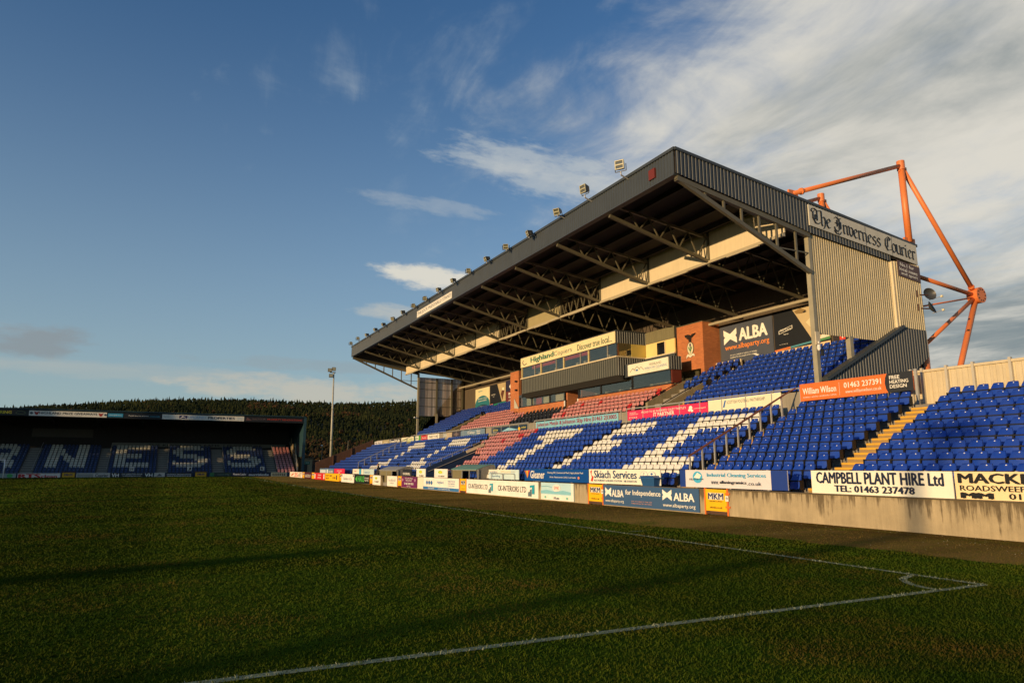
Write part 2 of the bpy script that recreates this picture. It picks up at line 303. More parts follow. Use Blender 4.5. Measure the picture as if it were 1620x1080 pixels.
# ------------------------------------------------------------------ ground, pitch, lines
def zg(y): return 0.15 * min(1, max(0, (y - 60) / 51.0))
GY = [-400, -60, 0, 6.4, 20, 40, 60, 75, 90, 111, 130, 200, 420, 700, 4000]
def sheet(name, xf, ys, dz, mt, thick=0.0, nx=1):
    m = M(); xs = [[a + (b - a) * i / nx for i in range(nx + 1)] for a, b in (xf(y) for y in ys)]
    vs = [(x, y, zg(y) + dz) for y, row in zip(ys, xs) for x in row]
    w = nx + 1; m.add(vs, [(j * w + i, j * w + i + 1, (j + 1) * w + i + 1, (j + 1) * w + i) for j in range(len(ys) - 1) for i in range(nx)])
    return m.build(name, mt, None, kind='structure')
def grass_mat(name, c1, c2, c3, bare, brown_amt):
    m = bpy.data.materials.new(name); m.use_nodes = True; n, l = m.node_tree.nodes, m.node_tree.links
    b = n['Principled BSDF']; b.inputs['Roughness'].default_value = 1.0; b.inputs['Specular IOR Level'].default_value = 0.0
    g = n.new('ShaderNodeNewGeometry')
    def noise(sc, det, mp=None, ro=0.6):
        t = n.new('ShaderNodeTexNoise'); t.inputs['Scale'].default_value = sc; t.inputs['Detail'].default_value = det; t.inputs['Roughness'].default_value = ro
        if mp:
            q = n.new('ShaderNodeMapping'); q.inputs['Scale'].default_value = mp; l.new(g.outputs['Position'], q.inputs[0]); l.new(q.outputs[0], t.inputs['Vector'])
        else: l.new(g.outputs['Position'], t.inputs['Vector'])
        return t.outputs['Fac']
    def rng_(v, a, b_):
        r = n.new('ShaderNodeMapRange'); r.interpolation_type = 'SMOOTHSTEP'; l.new(v, r.inputs[0]); r.inputs[1].default_value = a; r.inputs[2].default_value = b_; return r.outputs[0]
    def mixc(f, a, b_):
        x = n.new('ShaderNodeMix'); x.data_type = 'RGBA'; l.new(f, x.inputs[0])
        for i, v in ((6, a), (7, b_)):
            if isinstance(v, tuple): x.inputs[i].default_value = (*v, 1)
            else: l.new(v, x.inputs[i])
        return x.outputs[2]
    fine = rng_(noise(38, 5), 0.35, 0.65); med = rng_(noise(3.0, 6), 0.35, 0.68); band = rng_(noise(1.0, 3, (0.03, 0.16, 1), 0.5), 0.42, 0.56)
    pat = rng_(noise(0.55, 6, None, 0.7), 0.56 - brown_amt, 0.72 - brown_amt)
    c = mixc(fine, c1, c2); c = mixc(med, c, c3)
    dk = n.new('ShaderNodeMix'); dk.data_type = 'RGBA'; dk.blend_type = 'MULTIPLY'; dk.inputs[0].default_value = 1; l.new(c, dk.inputs[6])
    bb = n.new('ShaderNodeMapRange'); l.new(band, bb.inputs[0]); bb.inputs[3].default_value = 0.62; bb.inputs[4].default_value = 1.15; l.new(bb.outputs[0], dk.inputs[7])
    mw = n.new('ShaderNodeSeparateXYZ'); l.new(g.outputs['Position'], mw.inputs[0])
    sn = n.new('ShaderNodeMath'); sn.operation = 'SINE'; ml = n.new('ShaderNodeMath'); ml.operation = 'MULTIPLY'; l.new(mw.outputs[0], ml.inputs[0]); ml.inputs[1].default_value = 0.571; l.new(ml.outputs[0], sn.inputs[0])
    mr = n.new('ShaderNodeMapRange'); l.new(sn.outputs[0], mr.inputs[0]); mr.inputs[1].default_value = -.15; mr.inputs[2].default_value = .15; mr.inputs[3].default_value = .86; mr.inputs[4].default_value = 1.12
    dk2 = n.new('ShaderNodeMix'); dk2.data_type = 'RGBA'; dk2.blend_type = 'MULTIPLY'; dk2.inputs[0].default_value = 1; l.new(dk.outputs[2], dk2.inputs[6]); l.new(mr.outputs[0], dk2.inputs[7])
    c = mixc(pat, dk2.outputs[2], bare); l.new(c, b.inputs['Base Color'])
    bp = n.new('ShaderNodeBump'); bp.inputs['Strength'].default_value = 0.7; bp.inputs['Distance'].default_value = 0.03; l.new(noise(26, 6), bp.inputs['Height']); l.new(bp.outputs[0], b.inputs['Normal'])
    return m
GRASS = grass_mat('worn_pitch_grass', (0.026, 0.048, 0.003), (0.080, 0.104, 0.007), (0.055, 0.082, 0.005), (0.085, 0.060, 0.012), -0.03)
VERGE = grass_mat('worn_mossy_earth', (0.17, 0.10, 0.025), (0.34, 0.21, 0.06), (0.21, 0.15, 0.03), (0.14, 0.15, 0.02), 0.03)
FIELD = mat('rough_grass', (0.05, 0.055, 0.018), 0.95, var=0.4, nscale=0.05)
sheet('ground', lambda y: (-3000, 3000), GY, -0.012, FIELD)
PX0, TX, GLY, FGY = -56.7, 10.86, 6.41, 111.4
vx = lin((0, 13.7), (6, 13.6), (13, 13.3), (20, 12.5), (28, 11.3), (45, 11.1), (70, 11.3), (95, 12.0), (116, 12.6))
PY = [-14, 0, 3, 6, 9, 12, 16, 20, 25, 30, 36, 45, 55, 60, 70, 80, 90, 100, 111, 115.6]
sheet('pitch', lambda y: (-62, 17.6), PY, 0.0, GRASS, nx=4)
def wob(y): return vx(y) + 0.10 * math.sin(y * 2.1) + 0.07 * math.sin(y * 5.3 + 1)
sheet('bare_verge', lambda y: (wob(y), 17.74), [-14 + 0.5 * i for i in range(260)], 0.004, VERGE)
LINE = mat('worn_line_paint', (0.24, 0.27, 0.15), 0.9, var=0.55, nscale=14.0, dirt=(0.05, 0.07, 0.02))
lm = M()
def lstrip(pts, w=0.11):
    for (a, b) in zip(pts[:-1], pts[1:]):
        p, q = Vector((*a, 0)), Vector((*b, 0)); d = (q - p).normalized(); s_ = Vector((-d.y, d.x, 0)) * w / 2
        lm.add([(v.x, v.y, zg(v.y) + 0.008) for v in (p - s_, p + s_, q + s_, q - s_)], [(0, 3, 2, 1)])
lstrip([(TX, y) for y in (GLY, 20, 40, 60, 75, 90, FGY)])
lstrip([(x, GLY - 0.001) for x in (TX, 0, -20, PX0)])
lstrip([(x, FGY) for x in (TX, -20, PX0)])
lstrip([(TX - 1.02 * math.cos(t), GLY + 1.02 * math.sin(t)) for t in [math.pi / 2 * i / 12 for i in range(13)]], 0.1)
lstrip([(TX + 0.35, GLY + 9.15), (TX + 0.9, GLY + 9.15)], 0.08)
lm.build('pitch_lines', LINE, None, kind='structure')
# grass blades where the turf is near enough to show them
def proj(P):
    v = Vector(P) - cam.matrix_world.translation; z = v.dot(FW)
    if z <= 0.1: return None
    return CX + FPX * v.dot(rt) / z, CY - FPX * v.dot(UP) / z, z
def blades(n, name, mt, dmin, dmax, hmul=1.0, onverge=False):
    d = dmin * (dmax / dmin) ** (rng.random(n) ** 0.85); lat = (rng.random(n) * 2 - 1) * 0.80 * d
    X = fh.x * d + rt.x * lat; Y = fh.y * d + rt.y * lat
    lim = np.array([wob(y) for y in np.linspace(-10, 115, 900)]); L = np.interp(Y, np.linspace(-10, 115, 900), lim)
    edge = rng.normal(0, 0.25, n)
    k = ((X < L + edge * 0.4) if not onverge else ((X > L) & (X < 17.6))) & (Y < 115.2)
    X, Y, d = X[k], Y[k], d[k]; n = len(X)
    h = (0.010 + 0.017 * rng.random(n)) * hmul * (1 + d / 60); w = 0.0026 + 0.0010 * d; th = rng.random(n) * 6.283; ln = rng.normal(0, 0.016, (n, 2))
    onl = ((np.abs(X - TX) < 0.06) & (Y > GLY)) | ((np.abs(Y - GLY) < 0.06) & (X < TX + .05)) | ((np.abs(np.hypot(X - TX, Y - GLY) - 1.02) < 0.055) & (X < TX) & (Y > GLY))
    Z = 0.15 * np.clip((Y - 60) / 51, 0, 1)
    V = np.zeros((n, 3, 3)); V[:, 0] = np.c_[X - np.cos(th) * w, Y - np.sin(th) * w, Z - 0.003]; V[:, 1] = np.c_[X + np.cos(th) * w, Y + np.sin(th) * w, Z - 0.003]
    V[:, 2] = np.c_[X + ln[:, 0], Y + ln[:, 1], Z + h]
    me = bpy.data.meshes.new(name); me.vertices.add(3 * n); me.vertices.foreach_set('co', V.ravel()); me.loops.add(3 * n); me.polygons.add(n)
    me.loops.foreach_set('vertex_index', np.arange(3 * n, dtype=np.int32)); me.polygons.foreach_set('loop_start', np.arange(0, 3 * n, 3, dtype=np.int32)); me.polygons.foreach_set('loop_total', np.full(n, 3, dtype=np.int32))
    me.materials.append(mt); me.materials.append(BLADEW)
    white = onl & (rng.random(n) < 0.5)
    me.polygons.foreach_set('material_index', white.astype(np.int32)); me.update(); me.validate()
    o = bpy.data.objects.new(name, me); COL.objects.link(o); return o
def blade_mat(name, a, b):
    m = bpy.data.materials.new(name); m.use_nodes = True; n, l = m.node_tree.nodes, m.node_tree.links; s = n['Principled BSDF']; s.inputs['Roughness'].default_value = 0.8; s.inputs['Specular IOR Level'].default_value = 0.05
    g = n.new('ShaderNodeNewGeometry'); t = n.new('ShaderNodeTexNoise'); t.inputs['Scale'].default_value = 0.9; t.inputs['Detail'].default_value = 7; t.inputs['Roughness'].default_value = 0.8; l.new(g.outputs['Position'], t.inputs['Vector'])
    r = n.new('ShaderNodeMapRange'); l.new(t.outputs['Fac'], r.inputs[0]); r.inputs[1].default_value = 0.4; r.inputs[2].default_value = 0.68
    t2 = n.new('ShaderNodeTexNoise'); t2.inputs['Scale'].default_value = 0.33; t2.inputs['Detail'].default_value = 7; t2.inputs['Roughness'].default_value = 0.72; l.new(g.outputs['Position'], t2.inputs['Vector'])
    r2 = n.new('ShaderNodeMapRange'); l.new(t2.outputs['Fac'], r2.inputs[0]); r2.inputs[1].default_value = 0.50; r2.inputs[2].default_value = 0.68; r2.inputs[4].default_value = 0.85
    x = n.new('ShaderNodeMix'); x.data_type = 'RGBA'; l.new(r.outputs[0], x.inputs[0]); x.inputs[6].default_value = (*a, 1); x.inputs[7].default_value = (*b, 1); x2 = n.new('ShaderNodeMix'); x2.data_type = 'RGBA'; l.new(r2.outputs[0], x2.inputs[0]); l.new(x.outputs[2], x2.inputs[6]); x2.inputs[7].default_value = (0.085, 0.052, 0.012, 1); mw = n.new('ShaderNodeSeparateXYZ'); l.new(g.outputs['Position'], mw.inputs[0])
    sn = n.new('ShaderNodeMath'); sn.operation = 'SINE'; ml = n.new('ShaderNodeMath'); ml.operation = 'MULTIPLY'; l.new(mw.outputs[0], ml.inputs[0]); ml.inputs[1].default_value = 0.571; l.new(ml.outputs[0], sn.inputs[0])
    mr = n.new('ShaderNodeMapRange'); l.new(sn.outputs[0], mr.inputs[0]); mr.inputs[1].default_value = -.15; mr.inputs[2].default_value = .15; mr.inputs[3].default_value = .84; mr.inputs[4].default_value = 1.12
    x3 = n.new('ShaderNodeMix'); x3.data_type = 'RGBA'; x3.blend_type = 'MULTIPLY'; x3.inputs[0].default_value = 1; l.new(x2.outputs[2], x3.inputs[6]); l.new(mr.outputs[0], x3.inputs[7])
    l.new(x3.outputs[2], s.inputs['Base Color']); return m
BLADE = blade_mat('grass_blades', (0.022, 0.048, 0.003), (0.062, 0.074, 0.006)); BLADEV = blade_mat('verge_tufts', (0.07, 0.065, 0.010), (0.20, 0.12, 0.035)); BLADEW = mat('paint_on_grass', (0.22, 0.25, 0.16), 0.8, var=0.3, nscale=20)
tag(blades(520000, 'grass', BLADE, 2.6, 120), 'short worn green grass of the football pitch', 'grass', kind='stuff')
tag(blades(240000, 'verge_grass', BLADEV, 9, 110, 0.5, True), 'sparse trampled brown tufts on the bare verge', 'grass', kind='stuff')
# stones and litter flecks scattered on the bare verge
sm = M()
for i in range(700):
    y = 6 + 34 * random.random() ** 1.5; x = 17.7 - (17.4 - vx(y)) * random.random() ** 2.2; r = 0.004 + 0.010 * random.random() ** 2
    sm.add([(x - r, y, 0.003), (x, y - r, 0.003), (x + r, y, 0.003), (x, y + r, 0.003), (x, y, 0.004 + r)], [(0, 1, 4), (1, 2, 4), (2, 3, 4), (3, 0, 4)])
sm.build('gravel', mat('pale_stone', (0.30, 0.26, 0.18), 0.9, var=0.3), None, label='pale loose stones scattered on the bare verge', cat='gravel', kind='stuff')
# ------------------------------------------------------------------ hill and its forest
hr = lin((-700, 40), (-420, 62), (-260, 78), (-167, 88), (-108, 94), (-55, 100), (38, 107), (130, 110), (226, 110), (320, 111), (442, 120), (700, 126), (1200, 110))
def hz(x, y):
    t = min(1, max(0, (y - 560) / 740.0)); t = t ** 1.12
    return hr(x) * t + 5 * math.sin(x * 0.013 + y * 0.011) * math.sin(math.pi * t) + 3 * math.sin(x * 0.041 + 2) * math.sin(math.pi * t) - 0.3
m = M(); nx, ny = 60, 34; xs = [-900 + 2100 * i / nx for i in range(nx + 1)]; ys = [540 + 1000 * j / ny for j in range(ny + 1)]
m.add([(x, y, hz(x, y) if y < 1300 else hz(x, 1300) - (y - 1300) * 0.12) for y in ys for x in xs], [(j * (nx + 1) + i, j * (nx + 1) + i + 1, (j + 1) * (nx + 1) + i + 1, (j + 1) * (nx + 1) + i) for j in range(ny) for i in range(nx)])
m.build('hill', mat('hill_ground', (0.03, 0.03, 0.015), 0.95, var=0.3, nscale=0.02), None, smooth=True, kind='structure')
def tree_mat(name, a, b, sc=0.03):
    m = bpy.data.materials.new(name); m.use_nodes = True; n, l = m.node_tree.nodes, m.node_tree.links; s = n['Principled BSDF']; s.inputs['Roughness'].default_value = 0.9; s.inputs['Specular IOR Level'].default_value = 0.1
    g = n.new('ShaderNodeNewGeometry'); t = n.new('ShaderNodeTexNoise'); t.inputs['Scale'].default_value = sc; t.inputs['Detail'].default_value = 8; t.inputs['Roughness'].default_value = 0.85; l.new(g.outputs['Position'], t.inputs['Vector'])
    r = n.new('ShaderNodeMapRange'); l.new(t.outputs['Fac'], r.inputs[0]); r.inputs[1].default_value = 0.4; r.inputs[2].default_value = 0.62
    x = n.new('ShaderNodeMix'); x.data_type = 'RGBA'; l.new(r.outputs[0], x.inputs[0]); x.inputs[6].default_value = (*a, 1); x.inputs[7].default_value = (*b, 1); l.new(x.outputs[2], s.inputs['Base Color']); return m
CONIF = tree_mat('spruce_needles', (0.006, 0.012, 0.005), (0.034, 0.038, 0.010), 0.016); LARCH = tree_mat('autumn_twigs', (0.022, 0.020, 0.008), (0.085, 0.042, 0.016), 0.016)
def cone_tree(x, y, z, h, r, V, F):
    k = len(V); n = 6; a0 = random.random() * 6
    for lv, (zb, zt, rr) in enumerate(((0.12, 0.55, 1.0), (0.38, 0.8, 0.74), (0.62, 1.0, 0.46))):
        b = len(V)
        for i in range(n):
            q = rr * r * (0.75 + 0.5 * random.random()); a = a0 + lv + 2 * math.pi * i / n
            V.append((x + q * math.cos(a), y + q * math.sin(a), z + h * (zb + 0.07 * random.random())))
        V.append((x, y, z + h * zt))
        for i in range(n): F.append((b + i, b + (i + 1) % n, b + n))
def blob_tree(x, y, z, h, r, V, F):
    for c in range(5):
        b = len(V); cx, cy, cz = x + random.uniform(-.5, .5) * r, y + random.uniform(-.5, .5) * r, z + h * random.uniform(.45, .85); q = r * random.uniform(.4, .7)
        n = 5
        for i in range(n): a = 2 * math.pi * i / n + c; V.append((cx + q * math.cos(a) * random.uniform(.7, 1.2), cy + q * math.sin(a), cz + q * random.uniform(-.3, .3)))
        V.append((cx, cy, cz + q * 0.9)); V.append((cx, cy, cz - q))
        for i in range(n): F.append((b + i, b + (i + 1) % n, b + n)); F.append((b + (i + 1) % n, b + i, b + n + 1))
V1, F1, V2, F2 = [], [], [], []
y = 585.0
while y < 1322:
    x = -420 + random.random() * 6
    while x < 700:
        xx, yy = x + random.uniform(-2.5, 2.5), y + random.uniform(-3, 3)
        # broad-leaved belt low on the slope and a bare brown patch higher up
        t = (yy - 560) / 740; br = 0.95 if t < 0.30 + 0.06 * math.sin(xx * 0.03) + 0.05 * math.sin(xx * 0.011 + 1) else 0.02
        if abs(xx - 150) < 38 and 0.70 < t < 0.86: br = 0.6
        if abs(xx - 235) < 30 and 0.62 < t < 0.72: br = 0.7
        if random.random() < br: blob_tree(xx, yy, hz(xx, yy), random.uniform(6, 10), random.uniform(2.8, 4.6), V2, F2) if random.random() < 0.72 else cone_tree(xx, yy, hz(xx, yy), random.uniform(8, 13), 3.2, V1, F1)
        elif random.random() < 0.60: cone_tree(xx, yy, hz(xx, yy), random.choice((5, 7, 8, 9, 10, 12)) * random.uniform(.85, 1.15), random.uniform(1.8, 3.0), V1, F1)
        elif random.random() < 0.90: blob_tree(xx, yy, hz(xx, yy), random.uniform(6, 9.5), random.uniform(2.0, 3.2), V1, F1)
        x += random.uniform(3.6, 6.4)
    y += 7.5
for nm, V_, F_, mt, lb in (('conifer_forest', V1, F1, CONIF, 'dark green conifer forest covering the hill behind the ground'), ('autumn_wood', V2, F2, LARCH, 'brown leafless woodland on the lower slope of the hill')):
    m = M(); m.v, m.f, m.m = V_, F_, [0] * len(F_); m.build(nm, mt, None, label=lb, cat='forest', kind='stuff')
# ------------------------------------------------------------------ main stand
RP, RR = 0.667, 0.333                         # row pitch and rise
def bx(i): return 18.863 + RP * i             # backrest-top x of lower row i (0..9)
def tz(i): return 0.985 + RR * (i - 1)        # tread height of lower row i
def ux(i): return 27.27 + RP * i              # same for the upper tier
def uz(i): return 5.18 + RR * i
G0, G1 = 21.8, 77.8                           # gable planes
stand = empty('grandstand', (30.0, 49.8, 0.0), 'large roofed main grandstand with dark grey fascia and blue seat terraces', 'grandstand')
def rtop(x): return 15.03 - 0.131 * (x - 18.55)
# terrace: one stepped mesh per block, aisles carry their own step pieces
def terrace(name, ys, rows, fx, fz, base_x, base_z):
    m = M()
    for y0, y1 in ys:
        for i in rows:
            x0 = fx(i) - 0.47; m.box(x0, x0 + RP, y0, y1, base_z, fz(i))
    return m.build(name, CONC, stand)
TUN = (48.6, 50.4)
terrace('lower_terrace', [(2.0, TUN[0]), (TUN[1], 91.5)], range(10), bx, tz, 18, 0.0)
terrace('lower_terrace', [TUN], range(6, 10), bx, tz, 22.3, 0.1)
gx = bx(9) - 0.47 + RP
M().box(17.95, bx(0) - .47, 2.0, TUN[0], 0, 0.30).box(17.95, bx(0) - .47, TUN[1], 93.5, 0, 0.30).build('walkway', CONC, stand)
M().box(gx, 26.75, 2.0, 91.5, 0, tz(9) + 0.3).build('gangway', CONC, stand)
terrace('upper_terrace', [(G0 + .1, G1 - .1)], range(-1, 8), ux, uz, 26, 3.5)
M().box(ux(7) - .47 + RP, 34.1, G0 + .15, G1 - .1, 6.0, uz(7) + 0.25).build('rear_gangway', CONC, stand)
# yellow-edged steps in the aisles (each a piece of its own)
_stepme = {}
def steps(y0, y1, rows, fx, fz, every=1):
    key = round(y1 - y0, 2)
    if key not in _stepme:
        w = y1 - y0; m = M()
        m.box(0.03, 0.34, 0.0, w, -0.17, -0.004, 0); m.box(0, 0.05, 0, w, -0.068, 0.0, 1); m.box(0.05, 0.30, 0, w, -0.003, 0.0015, 1); m.box(0.006, 0.03, 0, w, -0.17, -0.070, 0)
        me = bpy.data.meshes.new('step'); me.from_pydata(m.v, [], m.f); me.materials.append(RISER); me.materials.append(YELL); me.polygons.foreach_set('material_index', m.m); _stepme[key] = me
    for i in rows:
        for h in (0, 1):
            o = bpy.data.objects.new('step', _stepme[key]); COL.objects.link(o); o.parent = stand
            o.location = Vector((fx(i) - 0.47 + (-0.014 if h == 0 else 0.333), y0, fz(i) + (0.006 if h == 0 else 0.1665))) - stand.location
RISER = mat('step_riser_concrete', (0.34, 0.21, 0.07), 0.9, var=0.4, nscale=4, dirt=(0.2, 0.17, 0.12))
AIS = [(15.12, 16.48), (21.68, 22.68), (33.92, 34.78), (63.65, 64.35), (74.9, 76.1)]
for y0, y1 in AIS: steps(y0, y1, range(0, 10), bx, tz)
for y0, y1 in ((31.05, 32.0), (67.4, 68.2)): steps(y0, y1, range(-1, 8), ux, uz)
# ---- seats
def seat_parts():
    """tip-up seat facing -x: folded pan, tapered backrest, iron frame, small pale dot for the sun glint"""
    pan, back, fr, st = M(), M(), M(), M()
    nu, nv = 4, 3; g = []
    for j in range(nv + 1):
        for i in range(nu + 1):
            u, v = i / nu * 2 - 1, j / nv; g.append((-0.225 + 0.045 * v + 0.022 * u * u - (0.02 if j == 0 else 0), u * (0.198 - 0.012 * (j == 0)), 0.315 + 0.238 * v + (0.014 * math.cos(u * 6.3) if j == 0 else 0)))
    fs = [(j * 5 + i, (j + 1) * 5 + i, (j + 1) * 5 + i + 1, j * 5 + i + 1) for j in range(nv) for i in range(nu)]
    pan.add(g, fs); pan.add([(x + 0.045, y, z) for x, y, z in g], [f[::-1] for f in fs])
    for q in (0, nv * 5): pan.add([g[q], g[q + 4], (g[q + 4][0] + .045, g[q + 4][1], g[q + 4][2]), (g[q][0] + .045, g[q][1], g[q][2])], [(0, 1, 2, 3) if q else (3, 2, 1, 0)])
    nv = 4; g = []
    for j in range(nv + 1):
        v = j / nv; hw = (0.200, 0.193, 0.181, 0.165, 0.148)[j]
        for i in range(nu + 1):
            u = i / nu * 2 - 1; g.append((-0.135 + 0.115 * v - (0.03 if j == nv else 0) * 0 - 0.022 * (1 - u * u) * (0.5 + .5 * v), u * hw, 0.590 + 0.205 * v - (0.006 * abs(u) ** 3 if j == nv else 0)))
    fs = [(j * 5 + i, (j + 1) * 5 + i, (j + 1) * 5 + i + 1, j * 5 + i + 1) for j in range(nv) for i in range(nu)]
    back.add(g, fs); back.add([(x + 0.035, y, z - 0.012) for x, y, z in g], [f[::-1] for f in fs])
    t = nv * 5; n = len(g)
    back.f += [(t + i, n + t + i, n + t + i + 1, t + i + 1) for i in range(4)]; back.m += [0] * 4
    fr.box(-0.195, -0.12, -0.225, 0.225, 0.556, 0.592)
    for q in (-1, 1):
        fr.box(-0.20, -0.03, q * 0.222 - 0.010, q * 0.222 + 0.010, 0.28, 0.60); fr.box(-0.10, -0.07, q * 0.222 - 0.010, q * 0.222 + 0.010, 0.0, 0.30)
    c = (-0.083, -0.035, 0.740); r_ = 0.016
    st.add([(c[0] - .004, c[1] - r_, c[2]), (c[0] - .002, c[1], c[2] + r_), (c[0] - .004, c[1] + r_, c[2]), (c[0] - .006, c[1], c[2] - r_)], [(0, 1, 2, 3)]); st.add([(c[0] + .012, c[1] - r_ * 1.3, c[2]), (c[0] + .012, c[1], c[2] + r_ * 1.3), (c[0] + .012, c[1] + r_ * 1.3, c[2]), (c[0] + .012, c[1], c[2] - r_ * 1.3)], [(0, 1, 2, 3)])
    return pan, back, fr, st
GLINT = mat('pale_glint_dot', (.80, .82, .86), .2, var=0)  # pale dot standing in for the sun's glint on each backrest
SP = seat_parts()
def me_of(m, name, mt, smooth=True):
    me = bpy.data.meshes.new(name); me.from_pydata(m.v, [], m.f); me.materials.append(mt)
    if smooth: me.polygons.foreach_set('use_smooth', [True] * len(m.f))
    return me
CM = {'b': BLUE, 'w': SWHITE, 'r': SRED, 'd': SRED2, 'k': BLACK}
SEATME = {c: (me_of(SP[0], 'seat_pan', CM[c]), me_of(SP[1], 'backrest', CM[c])) for c in CM}
FRME = me_of(SP[2], 'frame', IRON, False); STME = me_of(SP[3], 'glint_dot', GLINT, False)
SEATS = []          # (x, y, z, colour, description)
CN = {'b': 'blue', 'w': 'white', 'r': 'faded red', 'd': 'bright red', 'k': 'black'}
ORD = ['zeroth', 'first', 'second', 'third', 'fourth', 'fifth', 'sixth', 'seventh', 'eighth', 'ninth', 'tenth', 'eleventh', 'twelfth', 'thirteenth', 'fourteenth', 'fifteenth', 'sixteenth', 'seventeenth', 'eighteenth', 'nineteenth', 'twentieth'] + ['%dth' % i for i in range(21, 80)]
def block(y0, y1, rows, fx, fz, colf, desc=None, sp=0.473, fromhigh=False, top=9, skip=None):
    n = int(round((y1 - y0) / sp)); s = (y1 - y0) / n
    for i in rows:
        for k in range(n):
            y = y0 + (k + .5) * s; 
            if skip and skip(i, y): continue
            c = colf(i, y); kk = n - k if fromhigh else k + 1
            SEATS.append((fx(i), y, fz(i), c, desc and (desc % (CN[c], ORD[top + 1 - i], ORD[kk]))))
def inr(y, a, b): return a <= y <= b
def colC(i, y):   # block with the letter C (near) and F (far)
    if i in (1, 2) and inr(y, 23.25, 27.15): return 'w'
    if i in (3, 4, 5, 6) and inr(y, 26.15, 27.15): return 'w'
    if i in (7, 8) and inr(y, 23.2, 27.15): return 'w'
    if i in (7, 8) and inr(y, 30.6, 34): return 'w'
    if i in (1, 2, 3, 6) and inr(y, 32.9, 34): return 'w'
    if i in (4, 5) and inr(y, 31.1, 34): return 'w'
    return 'b'
def colD(i, y):   # T, then the red seats
    if i in (7, 8) and inr(y, 38.3, 42.7): return 'w'
    if i <= 6 and inr(y, 39.75, 41.2): return 'w'
    if y > 45.1: return 'd' if (i, int(y * 2)) in ((8, 93), (9, 91), (4, 100), (5, 101), (7, 96)) else 'r'
    return 'b'
def colE(i, y):
    if i == 8 and (inr(y, 56.6, 60.7) or inr(y, 68, 71.7)): return 'w'
    if i == 7 and (inr(y, 55.6, 59.8) or inr(y, 66.5, 71.4)): return 'w'
    if i in (3, 4, 5, 6) and (inr(y, 58.7, 59.7) or inr(y, 68.8, 69.6)): return 'w'
    if i == 2 and (inr(y, 56.5, 60.2) or inr(y, 67.2, 70.9)): return 'w'
    if i == 1 and (inr(y, 56.0, 59.7) or inr(y, 67.7, 71.4)): return 'w'
    return 'b'
allb = lambda i, y: 'b'
block(3.3, 15.1, range(10), bx, tz, allb, '%s seat right of the yellow steps, %s row from top, %s from steps', fromhigh=True)
block(16.45, 21.65, range(10), bx, tz, allb, '%s seat between steps and handrail, %s row from top, %s from steps')
block(22.7, 33.9, range(10), bx, tz, colC, '%s seat left of sloping handrail, %s row from top, %s from rail')
block(34.8, 52.5, range(10), bx, tz, colD, '%s seat left of the middle steps, %s row from top, %s from steps', skip=lambda i, y: (i < 5 and y > 48.4) or (i < 7 and y > 51.0))
block(50.8, 63.6, range(10), bx, tz, colE, skip=lambda i, y: i > 5 and y < 53.9); block(64.4, 74.85, range(10), bx, tz, colE); block(76.2, 90.9, range(10), bx, tz, allb)
# upper tier
block(G0 + .35, 31.0, range(-1, 8), ux, uz, allb, 'upper tier %s seat near the gable, %s row from top, %s from gable', top=7)
block(32.05, 34.15, range(3, 8), ux, uz, allb)
block(35.6, 46.2, range(-1, 3), ux, uz, lambda i, y: 'd' if random.random() < .05 else 'r')
block(46.4, 53.2, range(-1, 2), ux, uz, lambda i, y: 'k', sp=0.62)
block(53.4, 64.4, range(-1, 4), ux, uz, lambda i, y: 'r', skip=lambda i, y: i > 1 and y < 56.6)
block(59.2, 64.4, range(4, 6), ux, uz, lambda i, y: 'r' if i < 4 else 'b')
block(68.3, G1 - .3, range(-1, 8), ux, uz, allb); block(59.4, 67.3, range(5, 8), ux, uz, allb)
def infr(s):
    p = proj((s[0], s[1], s[2] + .7)); return p and -5 < p[0] < 1620 and 0 < p[1] < 1080
def show(s):   # how large a seat shows; the front row hides behind the hoardings
    p = proj((s[0], s[1], s[2] + .7)); return 1e9 if s[4] is None or not infr(s) or s[2] < 0.7 else p[2]
SEATS.sort(key=show)
near = [s for s in SEATS[:300] if show(s) < 1e8]; rest = SEATS[len(near):]
for x, y, z, c, d in near:
    r = bpy.data.objects.new('stadium_seat', None); COL.objects.link(r); r.location = (x, y + random.uniform(-.006, .006), z); r.rotation_euler = (0, 0, random.gauss(0, .02)); r.empty_display_size = .1
    tag(r, d, 'seat', 'tip-up seats fixed on the terrace of the main stand')
    for nm, me in (('seat_pan', SEATME[c][0]), ('backrest', SEATME[c][1]), ('frame', FRME), ('glint_dot', STME)):
        o = bpy.data.objects.new(nm, me); COL.objects.link(o); o.parent = r
        if nm == 'seat_pan': o.rotation_euler = (0, random.gauss(0, .025), 0)
FARM = dict(CM, b=mat('shaded_blue_seat_plastic', (0.011, 0.025, 0.09), 0.35, var=.2), w=mat('shaded_white_seat_plastic', (0.46, 0.44, 0.35), 0.35, var=.2))  # same seats as the main stand, shade put into darker colours
